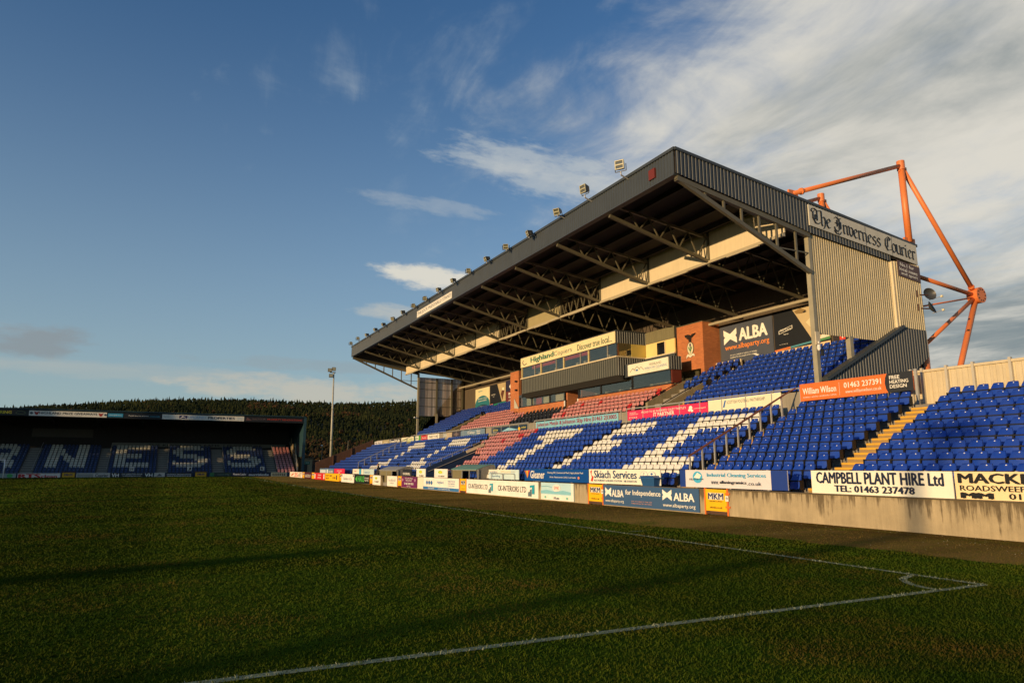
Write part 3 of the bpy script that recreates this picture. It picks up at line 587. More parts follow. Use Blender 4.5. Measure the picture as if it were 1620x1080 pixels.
def bulk(name, seats, label, flip=False):
    """one mesh holding many seats"""
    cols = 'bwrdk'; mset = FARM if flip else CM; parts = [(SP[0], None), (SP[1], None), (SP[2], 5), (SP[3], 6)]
    PV = np.concatenate([np.array(p.v) for p, _ in parts]); off, F, mi = 0, [], []
    for p, q in parts:
        for f in p.f: F.append([a + off for a in f]); mi.append(q)
        off += len(p.v)
    F = np.array(F, dtype=np.int32); n = len(seats); T = np.array([s[:3] for s in seats])
    if flip: PV = np.c_[-PV[:, 1], PV[:, 0], PV[:, 2]]       # faces -Y
    jit = 1 + 0.012 * rng.standard_normal((n, 1, 1))
    V = (PV[None] * jit + T[:, None]).reshape(-1, 3); org = np.array([V[:, 0].mean(), V[:, 1].mean(), V[:, 2].min()]); V -= org
    FF = (F[None] + (np.arange(n) * len(PV))[:, None, None]).reshape(-1, 4).astype(np.int32)
    me = bpy.data.meshes.new(name); me.vertices.add(len(V)); me.vertices.foreach_set('co', V.ravel()); me.loops.add(FF.size); me.polygons.add(len(FF))
    me.loops.foreach_set('vertex_index', FF.ravel()); me.polygons.foreach_set('loop_start', np.arange(0, FF.size, 4, dtype=np.int32)); me.polygons.foreach_set('loop_total', np.full(len(FF), 4, dtype=np.int32))
    for c in cols: me.materials.append(mset[c])
    me.materials.append(IRON); me.materials.append(GLINT)
    MI = np.array([[cols.index(s[3]) if q is None else q for q in mi] for s in seats], dtype=np.int32).ravel(); me.polygons.foreach_set('material_index', MI)
    me.polygons.foreach_set('use_smooth', (MI < 5)); me.update()
    o = bpy.data.objects.new(name, me); COL.objects.link(o); o.location = org; tag(o, label, 'seats', kind='stuff'); return o
bulk('stadium_seats', [s for s in rest if s[1] > 8], 'further rows of blue, white and faded red seats filling the main stand')
# ---- roof
XR0, XR1 = 18.6, 34.2
def deck(x): return rtop(x) - 0.35
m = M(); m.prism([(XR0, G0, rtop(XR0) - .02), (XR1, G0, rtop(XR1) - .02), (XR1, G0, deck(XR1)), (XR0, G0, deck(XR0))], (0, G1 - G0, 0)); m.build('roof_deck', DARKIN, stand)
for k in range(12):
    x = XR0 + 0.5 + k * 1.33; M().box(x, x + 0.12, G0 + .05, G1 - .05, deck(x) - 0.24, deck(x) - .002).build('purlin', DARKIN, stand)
m = M(); corr(m, 0, G1 - G0, lambda a: 13.9, lambda a: 14.93, 0.2, 0.035, lambda a, d, z: (XR0 - .03 - d, G1 - a, z)); m.build('front_fascia', CLAD_D, stand)
M().box(XR0 - .12, XR0 + .05, G0 - .10, G1 + .1, 14.93, 15.06).build('fascia_capping', CLAD_D, stand)
M().box(XR0 - .07, XR0 + .25, G0, G1, 13.84, 13.9).build('fascia_soffit', CLAD_D, stand)
M().box(XR0 + .0, XR0 + .04, G0, G1, 13.92, 14.9).build('fascia_backing', DARKIN, stand)
flo = lin((18.6, 13.9), (24.9, 12.78), (26.5, 12.45), (32.2, 11.82), (32.25, 11.82), (34.25, 11.82))
m = M(); corr(m, 0, 13.5, lambda a: flo(18.6 + a), lambda a: rtop(18.6 + a) - .06, 0.2, 0.035, lambda a, d, z: (18.6 + a, G0 - .08 - d, z)); m.build('side_fascia', CLAD_D, stand)
M().prism([(18.55, G0 - .16, 15.06), (34.3, G0 - .16, rtop(34.3) + .03), (34.3, G0 - .16, rtop(34.3) - .10), (18.55, G0 - .16, 14.93)], (0, .25, 0)).build('roof_capping', CLAD_D, stand)
M().prism([(18.62, G0 - .06, 14.9), (34.2, G0 - .06, 12.9), (34.2, G0 - .06, 11.85), (26.5, G0 - .06, 12.5), (18.62, G0 - .06, 13.93)], (0, .04, 0)).build('side_fascia_backing', DARKIN, stand)
M().prism([(18.55, G1, 15.06), (34.3, G1, rtop(34.3)), (34.3, G1, 11.85), (26.5, G1, 12.5), (18.55, G1, 13.9)], (0, .1, 0)).build('side_fascia', CLAD_D, stand)
# trusses
def bar_list(name, segs, w, h, par, mt=STEEL):
    for a, b in segs: M().beam(a, b, w, h).build(name, mt, par)
XP = 25.0
def truss(Y, k):
    tr = M().beam((18.75, Y, 13.72), (XP, Y, 12.22), .14, .16).build('roof_truss', STEEL, stand)
    M().beam((18.75, Y, deck(18.75) - .32), (31.8, Y, deck(31.8) - .32), .12, .12).build('top_chord', STEEL, tr)
    M().beam((XP, Y, 12.05), (31.8, Y, 11.0), .13, .15).build('bottom_chord', STEEL, tr)
    M().beam((XP, Y, 12.0), (XP, Y, 13.95), .14, .14, (1, 0, 0)).build('hanger', STEEL, tr)
    lo = lambda x: 13.72 - (x - 18.75) * 0.24 if x < XP else 12.05 - (x - XP) * .1544
    xs = [20.4 + 1.15 * i for i in range(5)]
    for a, b in zip([x for x in xs for _ in (0, 1)][:-1], [x for x in xs for _ in (0, 1)][1:]): pass
    x = 19.9; up = True
    while x < XP - .2:
        x2 = min(x + .62, XP - .05); z1 = deck(x) - .32 if up else lo(x); z2 = lo(x2) if up else deck(x2) - .32
        M().beam((x, Y, z1), (x2, Y, z2), .06, .06).build('web_member', STEEL, tr); x = x2; up = not up
    x = XP + .1; up = True
    while x < 31.5:
        x2 = min(x + .72, 31.6); z1 = deck(x) - .32 if up else lo(x); z2 = lo(x2) if up else deck(x2) - .32
        M().beam((x, Y, z1), (x2, Y, z2), .06, .06).build('web_member', STEEL, tr); x = x2; up = not up
for k in range(1, 11): truss(G0 + 5.09 * k, k)
for Y in (G0 + .05, G1 - .1):    # open brackets under the two gable ends
    tr = M().beam((18.68, Y, 13.75), (26.5, Y, 10.55), .16, .18).build('gable_truss', STEEL, stand)
    M().beam((18.7, Y, 13.72), (26.5, Y, 12.36), .2, .22).build('top_chord', STEEL, tr)
    for x in (20.25, 21.3, 22.32, 23.36, 24.42, 25.62):
        M().beam((x, Y, 13.72 - (x - 18.7) * .1744), (x, Y, 13.75 - (x - 18.68) * .409), .09, .09, (1, 0, 0)).build('web_member', STEEL, tr)
    M().beam((24.3, Y, 11.5), (26.5, Y, 11.5), .05, .05).build('tie_bar', STEEL, tr)
# longitudinal girder with its infill panels
for k in range(11):
    y0, y1 = G0 + 5.09 * k + .09, G0 + 5.09 * (k + 1) - .09
    if k in (3, 5):
        gg = M().beam((XP, y0, 13.5), (XP, y1, 13.5), .08, .08).build('lattice_girder', STEEL, stand)
        n = 12
        for j in range(n):
            a, b = y0 + (y1 - y0) * j / n, y0 + (y1 - y0) * (j + 1) / n
            M().beam((XP, a, 12.3 if j % 2 else 13.5), (XP, b, 13.5 if j % 2 else 12.3), .06, .06).build('web_member', STEEL, gg)
    else: M().box(XP - .03, XP + .03, y0, y1, 12.3, 13.85).build('infill_panel', CREAM if k != 4 else mat('olive_panel', (0.36, 0.31, 0.17), .6), stand)
M().box(XP - .14, XP + .02, G0 + .1, G1 - .1, 12.12, 12.26).build('girder_flange', mat('pale_girder_paint', (0.42, 0.37, 0.26), .5), stand)
for k in range(11):
    y = G0 + 2.6 + 5.09 * k; M().beam((XP - .3, y - 1.2, 12.02), (XP - .3, y + .9, 12.02), .10, .07).build('strip_light', mat('pale_girder_paint', (0.42, 0.37, 0.26), .5), stand)
M().tube((31.6, G0 + .2, 10.82), (31.6, 34.4, 10.82), .09, 10).build('ventilation_pipe', mat('pale_girder_paint', (0.42, 0.37, 0.26), .5), stand)
M().tube((31.6, 59.0, 10.9), (31.6, G1 - .4, 10.9), .09, 10).build('ventilation_pipe', mat('pale_girder_paint', (0.42, 0.37, 0.26), .5), stand)
# back wall, rear block
M().box(32.42, 32.6, G0 + .2, G1 - .15, 7.0, deck(32.5) - .05).build('back_wall', mat('dark_brown_sheeting', (0.10, 0.075, 0.05), .8, streak=.3), stand)
M().box(34.05, 34.2, G0, G1, 0, deck(34.1) - .05).build('rear_wall', CLAD_D, stand)
M().box(26.8, 34.0, G0 + 1.0, G1 - 1, 0, 3.4).build('undercroft', CLAD_D, stand)
# gable columns
COLM = mat('pale_column_paint', (0.34, 0.31, 0.22), 0.5, var=0.2, streak=0.15)
for Y in (G0 + .125, G1 - .15):
    M().box(26.40, 26.60, Y - .12, Y + .12, 4.0, 12.4).build('column', COLM, stand)
    M().box(28.72, 28.94, Y - .12, Y + .12, 6.2, 7.75).build('column', COLM, stand)
M().box(26.36, 26.64, G0 - .04, G0 + .0, 7.15, 7.75).build('bracket_plate', CREAM, stand)
m = M(); corr(m, 0, 5.6, lambda a: 7.68, lambda a: flo(26.62 + a) + .1, 0.155, 0.045, lambda a, d, z: (26.62 + a, G0 + .06 - d, z)); m.build('gable_cladding', CLAD_B, stand)
M().box(26.62, 32.2, G0 + .07, G0 + .10, 7.7, 11.9).build('gable_backing', DARKIN, stand)
m = M(); corr(m, 0, 2.0, lambda a: 8.46, lambda a: 11.85, 0.155, 0.045, lambda a, d, z: (32.24 + a, G0 - .12 - d, z)); m.build('gable_cladding', CLAD_B, stand)
M().box(32.16, 34.2, G0 - .11, G0 + .2, 8.46, 11.85).build('gable_return', CREAM, stand)
lowz = lin((26.7, 5.55), (32.25, 8.4), (34.24, 8.44))
m = M(); corr(m, 0, 7.54, lambda a: max(3.6, 7.1 - .63 * (34.23 - 26.7 - a)), lambda a: lowz(26.7 + a), 0.2, 0.04, lambda a, d, z: (26.7 + a, G0 - .19 - d, z)); m.build('gable_skirt', CLAD_D, stand)
M().prism([(26.7, G0 - .18, 5.5), (32.25, G0 - .18, 8.35), (34.2, G0 - .18, 8.4), (34.2, G0 - .18, 7.12), (28.8, G0 - .18, 3.7), (26.7, G0 - .18, 3.7)], (0, .3, 0)).build('parapet', CLAD_D, stand)
M().beam((26.62, G0 - .1, 5.56), (32.4, G0 - .1, 8.50), .42, .14).build('parapet_coping', CLAD_D, stand)
# far gable: translucent sheeting, sloping wall, frames
m = M(); corr(m, 0, 5.5, lambda a: 7.48, lambda a: 12.0, 0.15, .03, lambda a, d, z: (26.6 + a, G1 - d, z)); fg = m.build('translucent_sheeting', None, stand)
tm = mat('old_translucent_sheet', (0.36, 0.35, 0.31), .35, var=.0, streak=0)
nt = tm.node_tree; g = nt.nodes.new('ShaderNodeNewGeometry'); mp = nt.nodes.new('ShaderNodeMapping'); mp.inputs['Scale'].default_value = (1.6, 0.0, 0.015); nz = nt.nodes.new('ShaderNodeTexNoise'); nz.inputs['Scale'].default_value = 1.6; nz.inputs['Detail'].default_value = 8; nz.inputs['Roughness'].default_value = .7
cr = nt.nodes.new('ShaderNodeValToRGB'); cr.color_ramp.elements[0].position = .38; cr.color_ramp.elements[0].color = (.30, .30, .28, 1); cr.color_ramp.elements[1].position = .6; cr.color_ramp.elements[1].color = (.85, .80, .68, 1)
e = cr.color_ramp.elements.new(.52); e.color = (.62, .46, .34, 1)
nt.links.new(g.outputs['Position'], mp.inputs[0]); nt.links.new(mp.outputs[0], nz.inputs['Vector']); nt.links.new(nz.outputs['Fac'], cr.inputs[0]); nt.links.new(cr.outputs[0], nt.nodes['Principled BSDF'].inputs['Base Color'])
tb = nt.nodes.new('ShaderNodeBsdfTranslucent'); ms = nt.nodes.new('ShaderNodeMixShader'); ms.inputs[0].default_value = .55
nt.links.new(cr.outputs[0], tb.inputs[0]); nt.links.new(nt.nodes['Principled BSDF'].outputs[0], ms.inputs[1]); nt.links.new(tb.outputs[0], ms.inputs[2]); nt.links.new(ms.outputs[0], nt.nodes['Material Output'].inputs[0])
fg.data.materials.clear(); fg.data.materials.append(tm)
for z in (8.6, 9.6, 10.6, 11.4): M().box(26.6, 32.1, G1 - .12, G1 - .05, z - .03, z + .03).build('sheeting_rail', STEEL, stand)
for x in (28.8, 30.7, 32.1): M().box(x - .09, x + .09, G1 - .22, G1 - .08, 5.5 if x < 29.5 else 7.4, 11.9).build('mullion_post', STEEL, stand)
M().prism([(26.6, G1, 4.6), (26.6, G1, 5.35), (32.1, G1, 8.3), (33.9, G1, 9.2), (33.9, G1, 11.9), (32.15, G1, 11.9), (32.15, G1, 4.6)], (0, .12, 0)).build('sloping_end_wall', mat('brown_beige_sheeting', (.26, .19, .11), .7, streak=.3), stand)
M().beam((26.5, G1 - .15, 5.45), (32.1, G1 - .15, 8.4), .1, .1).build('end_wall_capping', IRON, stand)
# lower-tier far end wall in brown boards, tunnel walls
for a, b in ((18.2, 20.4), (20.45, 22.8), (22.85, 25.6)):
    s = lin((18.2, 2.2), (25.6, 5.15)); M().prism([(a, 93.5, 0.1), (b, 93.5, 0.1), (b, 93.5, s(b)), (a, 93.5, s(a))], (0, .12, 0)).build('end_wall_board', BROWN, stand)
for a in (20.42, 22.82, 25.62): M().box(a - .06, a + .06, 93.38, 93.5, .1, lin((18.2, 2.2), (25.6, 5.15))(a) + .05).build('end_wall_post', BROWN, stand)
m = M(); m.prism([(18.0, TUN[1] - .02, .1), (22.8, TUN[1] - .02, .1), (22.8, TUN[1] - .02, 3.50), (18.0, TUN[1] - .02, 1.60)], (0, .22, 0)); m.build('tunnel_wall', NAVY, stand)
M().beam((21.2, TUN[1] - .06, 2.78), (22.7, TUN[1] - .06, 3.38), .06, .22).build('tunnel_wall_panel', CREAM, stand)
m = M(); m.prism([(18.2, TUN[0] - .1, .1), (22.3, TUN[0] - .1, .1), (22.3, TUN[0] - .1, 2.4), (18.2, TUN[0] - .1, .8)], (0, .1, 0)); m.build('tunnel_wall', NAVY, stand)
m = M().box(22.2, 22.3, TUN[0], TUN[1], 0.1, 3.0); m.build('tunnel_back_wall', NAVY, stand)
# walls under the mid-height boards
M().box(25.62, 25.72, 22.2, 91.5, tz(9), 5.0).build('gangway_wall', mat('mid_parapet', (0.30, 0.27, 0.21), .8, streak=.3), stand)
# vomitory parapets
OLV = mat('weathered_render', (0.30, 0.25, 0.15), .85, var=.25, streak=.3)
for y0, y1, xa, xb in ((32.35, 32.55, 26.0, 29.9), (35.0, 35.2, 26.9, 30.0), (64.6, 64.8, 26.0, 30.4), (67.1, 67.3, 26.0, 29.9)):
    sl_ = lin((26.0, 5.15), (30.4, 7.32)); M().prism([(xa, y0, 4.2), (xb, y0, 4.2), (xb, y0, sl_(xb)), (xa, y0, sl_(xa))], (0, y1 - y0, 0)).build('vomitory_parapet', OLV, stand)
    M().beam((xa, (y0 + y1) / 2, sl_(xa) + .12), (xb, (y0 + y1) / 2, sl_(xb) + .12), .05, .05).build('parapet_rail', IRON, stand)
M().box(32.0, 32.1, 32.1, 37.0, 7.3, 8.3).build('landing_wall', CREAM, stand)
# ------------------------------------------------------------------ perimeter wall, gates and hoardings
XW = 17.75
WALLM = mat('stained_concrete_wall', (0.43, 0.345, 0.21), 0.9, var=0.35, nscale=0.9, streak=0.25, bump=0.6, bscale=30, dirt=(0.12, 0.10, 0.06))
def add_drips(m):
    """dark algae running down from the wall top in drips, splash-back along the foot"""
    n, l = m.node_tree.nodes, m.node_tree.links; b = n['Principled BSDF']; src = b.inputs['Base Color'].links[0].from_socket
    g = n.new('ShaderNodeNewGeometry'); sp = n.new('ShaderNodeSeparateXYZ'); l.new(g.outputs['Position'], sp.inputs[0])
    def nz(sc, k, det):
        mp = n.new('ShaderNodeMapping'); mp.inputs['Scale'].default_value = sc; l.new(g.outputs['Position'], mp.inputs[0]); t = n.new('ShaderNodeTexNoise'); t.inputs['Scale'].default_value = k; t.inputs['Detail'].default_value = det; t.inputs['Roughness'].default_value = .7; l.new(mp.outputs[0], t.inputs['Vector']); return t.outputs['Fac']
    def mt(op, a, b_=None, cl=False):
        q = n.new('ShaderNodeMath'); q.operation = op; q.use_clamp = cl
        for i, v in enumerate((a, b_)):
            if v is None: continue
            if isinstance(v, float): q.inputs[i].default_value = v
            else: l.new(v, q.inputs[i])
        return q.outputs[0]
    drip = nz((1, 7, .35), 1.0, 6); big = nz((1, .8, .5), 1.0, 4); fine = nz((1, 16, .6), 1.0, 5)
    reach = mt('ADD', mt('MULTIPLY', mt('SUBTRACT', drip, .5), 2.1), mt('ADD', mt('MULTIPLY', mt('SUBTRACT', big, .5), 1.9), mt('MULTIPLY', mt('SUBTRACT', fine, .5), .6)))
    k = mt('MULTIPLY', mt('ADD', mt('SUBTRACT', sp.outputs[2], .52), reach), 3.2, True)
    x = n.new('ShaderNodeMix'); x.data_type = 'RGBA'; l.new(mt('MULTIPLY', k, .80), x.inputs[0]); l.new(src, x.inputs[6]); x.inputs[7].default_value = (.070, .048, .022, 1); l.new(x.outputs[2], b.inputs['Base Color'])
add_drips(WALLM)
GATES = [(18.75, 19.95), (26.45, 27.7), (42.05, 43.15), (55.55, 56.6), (64.15, 65.2), (76.7, 77.5), (91.5, 93.2), (98.3, 99.6)]
ys = [-6.0] + [v for g in GATES for v in g] + [101.7]
GAPS = [(59.6, 61.5)]
for a, b in zip(ys[0::2], ys[1::2]):
    segs = [(a, b)]
    for g in GAPS:
        if a < g[0] < b: segs = [(a, g[0]), (g[1], b)]
    for k, (p, q) in enumerate(segs):
        m = M(); m.box(XW, XW + .2, p, q, -.1, .86, 0).box(XW - .03, XW + .23, p, q, .86, .90, 1)
        far = 'near bare stretch' if p < 0 else None
        desc = {-6.0: 'long bare stained concrete wall below the plant hire and roadsweeper boards'}.get(p, 'concrete pitch-side wall piece carrying the board nearest to the yellow gate at its left' )
        names = {-6.0: 'bare stained concrete pitch wall running out of the frame on the right', 19.95: 'concrete pitch wall behind the grey party board between two yellow gates', 27.7: 'concrete pitch wall carrying the interiors board and the pale blue water board',
                 43.15: 'concrete pitch wall behind the blue and white board and the purple board', 56.6: 'short pitch wall behind the small white board near the far dugout', 61.5: 'short pitch wall just right of the wall gap by the far dugout',
                 65.2: 'pitch wall behind the black board with green lettering and a white board', 77.5: 'pitch wall behind the yellow board and the red board', 93.2: 'pitch wall behind the dark maroon board far along the touchline', 99.6: 'last piece of pitch wall by the far corner'}
        lab = names.get(round(p, 2), 'pitch wall left of the small gap by the far dugout')
        m.build('perimeter_wall', [WALLM, mat('wall_top_moss', (0.11, 0.085, 0.05), .95, var=.4, nscale=3, bump=.5)], None, label=lab, cat='wall', group='pitch-side concrete wall')
Kb, Kn, Kg, Ky, Ko = paint('101010'), paint('0b1f5c'), paint('3d4f6e'), paint('f2b705'), paint('e8762c')
Kw = paint('f4f0e4', rough=.5, var=.16, streak=.08); Kr = paint('d8182c'); Kgn = paint('0f7a4d'); Kt = paint('2a9fb4'); Kblu = paint('2f6fb0'); Kdk = paint('23262b'); Kdg = paint('4a4f55'); Kpk = paint('e2305e'); Kgr = paint('8ac43f')
def nice(y): return y
GN = ['nearest', 'second', 'third', 'fourth', 'fifth', 'sixth', 'seventh', 'farthest']
GD = ['nearest yellow pitch-side gate, right of the grey party board', 'yellow gate between the grey party board and the pale blue board', 'yellow gate between the blue wave board and the interiors board', 'narrow yellow gate between the purple board and the small white board',
      'narrow yellow gate right of the black board with green letters', 'narrow yellow gate between the yellow board and the white board', 'narrow yellow gate between the maroon board and the red board', 'farthest yellow gate of the touchline wall']
for k, (a, b) in enumerate(GATES):
    r = empty('gate', (XW + .05, (a + b) / 2, 0), GD[k], 'gate', 'yellow gates in the pitch-side wall')
    f = Face((XW - .02, b - .07, .14), LEFT, UPV, b - a - .16, .75, (-1, 0, 0))
    m = M(); m.prism([f.P(0, 0), f.P(1, 0), f.P(1, 1), f.P(0, 1)], (.04, 0, 0)); pn = m.build('gate_panel', Ky, r)
    put(f, [('r', .12, .52, .88, .84, paint('d9d4c0')), ('t', 'MKM', .14, .54, .86, .82, Kn, .03), ('t', 'mkmbs.co.uk', .2, .12, .8, .22, Kb)] + ([('t', 'BUILDING SUPPLIES', .2, .42, .8, .48, Kb)] if k < 3 else []), pn, .005)
    for y in (a + .035, b - .035): M().box(XW - .03, XW + .04, y - .03, y + .03, .0, .92).build('gate_post', Ko, r)
    M().box(XW - .01, XW + .05, a, b, .03, .12).build('kick_board', BROWN, r)
    if k < 2:
        p = Face((XW - .04, a + .10, .50), LEFT, UPV, .15, .18, (-1, 0, 0)); put(p, [('r', 0, 0, 1, 1, Kw), ('t', '9' if k == 0 else '8', .25, .2, .75, .8, Kb, .02)], pn, .02)
        for z in (.3, .75): M().box(XW - .05, XW + .0, a - .08, a + .12, z - .03, z + .03).build('hinge', Ko, r)
def saltire(u0, v0, u1, v1, mt):      # a bold pinched cross shape
    w, h = u1 - u0, v1 - v0; q = [(0, 0), (.5, .33), (1, 0), (1, .38), (.90, .5), (1, .62), (1, 1), (.5, .67), (0, 1), (0, .62), (.10, .5), (0, .38)]
    c = (.5, .5); return ('s', [[(u0 + a[0] * w, v0 + a[1] * h), (u0 + b[0] * w, v0 + b[1] * h), (u0 + .5 * w, v0 + .5 * h)] for a, b in zip(q, q[1:] + q[:1])], mt, {'name': 'cross_logo'})
HG = 'advertising boards round the pitch'
def low(Y0, Y1, name, label, mt, items, z0=.04, z1=.88, X=XW - .05): board(name, label, 'advertising board', yface(X, Y0, Y1, z0, z1), mt, items, .035, HG)
low(20.2, 26.4, 'hoarding', 'slate blue party board with white crosses on the pitch-side wall', paint('3a5a80'), [
    saltire(.025, .42, .10, .90, Kw), ('t', 'ALBA', .11, .44, .245, .78, Kw, .035), ('t', 'for Independence', .27, .50, .645, .82, Kw, .02), saltire(.665, .42, .755, .92, Kw), ('t', 'ALBA', .775, .44, .96, .78, Kw, .035),
    ('t', 'www.albaparty.org', .03, .12, .25, .30, Kw, .01), ('t', 'www.albaparty.org', .67, .10, .97, .30, Kw, .01), ('t', 'join us today to help win', .34, .24, .56, .31, paint('e0a080')), ('t', 'independence for our nation', .34, .14, .56, .21, paint('e0a080')), ])
low(28.9, 32.1, 'hoarding', 'pale blue water picture board with white lower strip on the wall', paint('b9dbe2'), [('r', .0, .0, 1, .30, Kw), ('r', .93, .3, 1, 1, Kw), ('e', .5, .70, .12, .22, paint('f1e6da')), ('t', 'SMK', .42, .62, .58, .80, paint('c9302c')),
    ('p', [(0, .52), (.2, .58), (.45, .5), (.7, .58), (.93, .5), (.93, .36), (0, .36)], paint('86c2d0')), ('p', [(.02, .78), (.2, .82), (.36, .76), (.36, .73), (.2, .78), (.02, .74)], paint('6fa7b8')), ('t', '10.am', .42, .06, .58, .20, paint('33415c'), .02), ('e', .15, .15, .03, .07, paint('7cc0b0')), ('e', .82, .15, .03, .07, paint('7cc0b0'))])
low(32.4, 41.95, 'hoarding', 'long cream interiors board with the grey name printed twice', Kw, [('t', 'CK-INTERIORS LTD', .03, .34, .34, .68, Kdk, .012), ('t', 'CK-INTERIORS LTD', .49, .32, .86, .68, Kdk, .012),
    ('p', [(.37, .75), (.42, .80), (.42, .25), (.395, .25), (.395, .68), (.37, .62)], Kt), ('p', [(.355, .12), (.39, .12), (.39, .55), (.375, .5), (.375, .4), (.355, .36)], paint('5f747c')), ('p', [(.905, .78), (.96, .83), (.96, .25), (.93, .25), (.93, .68), (.905, .62)], Kt), ('p', [(.885, .10), (.925, .10), (.925, .55), (.905, .5), (.905, .4), (.885, .36)], paint('5f747c'))])
low(43.25, 50.2, 'hoarding', 'white board with blue lattice logo and a blue band along its bottom', Kw, [('r', .0, .0, 1, .24, paint('3373ae')), ('t', 'Highland', .42, .48, .60, .76, Kblu), ('t', '01463 712 345', .72, .70, .9, .82, Kblu), ('t', 'www.highland', .72, .52, .9, .64, Kblu), ('t', 'contact us today', .72, .36, .9, .46, Kblu), ('t', 'FREE PHONE', .16, .06, .34, .18, Kw), ('t', 'www.highland.org', .44, .06, .78, .18, Kw)] +
    [('s', [[(.12 + j * .07, .58 + e * .2), (.15 + j * .07, .58), (.12 + j * .07, .58 - .0), (.09 + j * .07, .58)] for e in (1, -1)], Kblu) for j in range(3)])
low(50.25, 51.5, 'hoarding', 'short blank cream board beside the purple board', paint('eadfc6'), [])
low(51.7, 55.5, 'hoarding', 'purple board with white lettering beside a narrow yellow gate', paint('6b2158'), [('t', 'HIGHLAND SPRINGS', .25, .78, .75, .90, Kw), ('t', 'RESTAURANT', .3, .58, .7, .70, Kw), ('t', '01463 800 950', .2, .26, .8, .46, Kw, .02), ('e', .1, .7, .04, .14, paint('b58aa5')), ('e', .9, .7, .04, .14, paint('b58aa5')), ('t', 'TAPAS', .38, .06, .62, .16, Kw)])
low(56.7, 59.5, 'hoarding', 'small white board with faint grey lettering left of a wall gap', Kw, [('t', 'bellfield', .15, .45, .85, .72, paint('9a9aa0')), ('t', 'INTERIORS', .3, .25, .7, .36, paint('9a9aa0'))])
low(61.6, 64.1, 'hoarding', 'small white board with a yellow-green block on the pitch wall', Kw, [('e', .45, .70, .14, .14, Kgr), ('r', .3, .6, .6, .8, paint('b9c832')), ('t', 'TO RENT', .25, .25, .8, .42, Kb, .02)])
low(65.3, 70.9, 'hoarding', 'black board with large green lettering on the pitch wall', paint('141a14'), [('t', 'HAUS', .25, .2, .68, .85, paint('4db04a'), .03), ('t', 'KITCHENS', .70, .55, .97, .72, Kw, .02), ('t', 'FLOORS', .72, .3, .95, .45, Kw, .02), ('p', [(.06, .5), (.2, .85), (.2, .15)], paint('4db04a'))])
low(71.1, 76.6, 'hoarding', 'white board with dark corner marks left of the black board', Kw, [('t', 'Builders & Co', .2, .3, .85, .6, Kdg), ('r', .02, .7, .08, .95, Kdk), ('r', .92, .7, .98, .95, Kdk)])
low(77.6, 84.9, 'hoarding', 'bright yellow board with black lettering on the far wall', Ky, [('t', 'PARTY HIRE', .06, .58, .5, .8, Kb, .02), ('t', 'SHOP', .06, .2, .28, .44, Kb, .02), ('r', .8, .2, .86, .8, Kdk), ('t', 'tel: 01463', .55, .3, .75, .6, Kb)])
low(85.0, 91.4, 'hoarding', 'red board with white lettering on the far wall', paint('cf1f24'), [('t', 'LIVING', .35, .6, .65, .78, Kw, .02), ('t', 'EXTRA', .35, .25, .65, .42, Kw, .02), ('r', .04, .2, .12, .85, Kw), ('r', .88, .2, .96, .85, Kw)])
low(93.3, 98.2, 'hoarding', 'dark maroon board far along the touchline wall', paint('4a1222'), [('t', 'L.E.D.S', .15, .3, .85, .7, Kw, .02)])
low(99.8, 110.0, 'hoarding', 'white board with red figures near the far corner', paint('eadccb'), [('t', '25', .4, .2, .65, .85, paint('e0403a'), .02), ('t', 'AT', .7, .2, .95, .85, Kdk), ('p', [(.1, .4), (.3, .8), (.34, .7), (.2, .35)], paint('c04030'))])
# upper row of boards
def top(Y0, Y1, name, label, mt, items, z0=.93, z1=1.56, X=18.0, n=2):
    f = yface(X, Y0, Y1, z0, z1); board(name, label, 'advertising board', f, mt, items, .035, HG, posts=[((i + .5) / n, .28) for i in range(n)])
CW = paint('f3eeda', rough=.45, streak=.05)
top(2.4, 10.95, 'hoarding', 'cream roadsweeper board at the right edge of the frame', paint('f0d9a8', rough=.45), [('t', 'MACKENZIE', .012, .58, .335, .93, Kb, .05), ('t', 'ROADSWEEPERS', .014, .31, .235, .50, Kb, .03), ('t', 'MM', .018, .04, .10, .24, Kb, .09), ('t', '01786 473020', .145, .05, .36, .25, Kb, .03)], n=3, X=17.85, z0=.90, z1=1.57)
top(11.0, 15.3, 'hoarding', 'cream plant hire board with bold navy lettering on the bare wall', CW, [('t', 'CAMPBELL PLANT HIRE Ltd', .045, .45, .945, .93, paint('14213d'), .05), ('t', 'TEL: 01463 237478', .19, .10, .76, .37, paint('14213d'), .055)], n=3, X=17.85, z0=.90, z1=1.57)
top(16.35, 21.55, 'hoarding', 'pale cleaning services board with deep blue end panels', paint('dcd8dc'), [('r', 0, 0, .06, 1, paint('1a3a8a')), ('r', .87, 0, 1, 1, paint('1a3a8a')), ('e', .19, .58, .05, .34, paint('48b3d8')), ('p', [(.15, .55), (.19, .85), (.23, .7), (.21, .5)], Kw), ('t', 'Allan', .10, .40, .16, .52, Kdg), ('t', 'Ingram', .16, .40, .25, .54, Kdg, .02),
    ('t', 'Industrial Cleaning Services', .29, .56, .83, .84, paint('3fa9d0'), .02), ('t', 'www.', .33, .20, .405, .38, Kdg), ('t', 'allaningramics', .415, .20, .66, .42, Kdk, .03), ('t', '.co.uk', .67, .20, .79, .40, Kdg)], n=3)
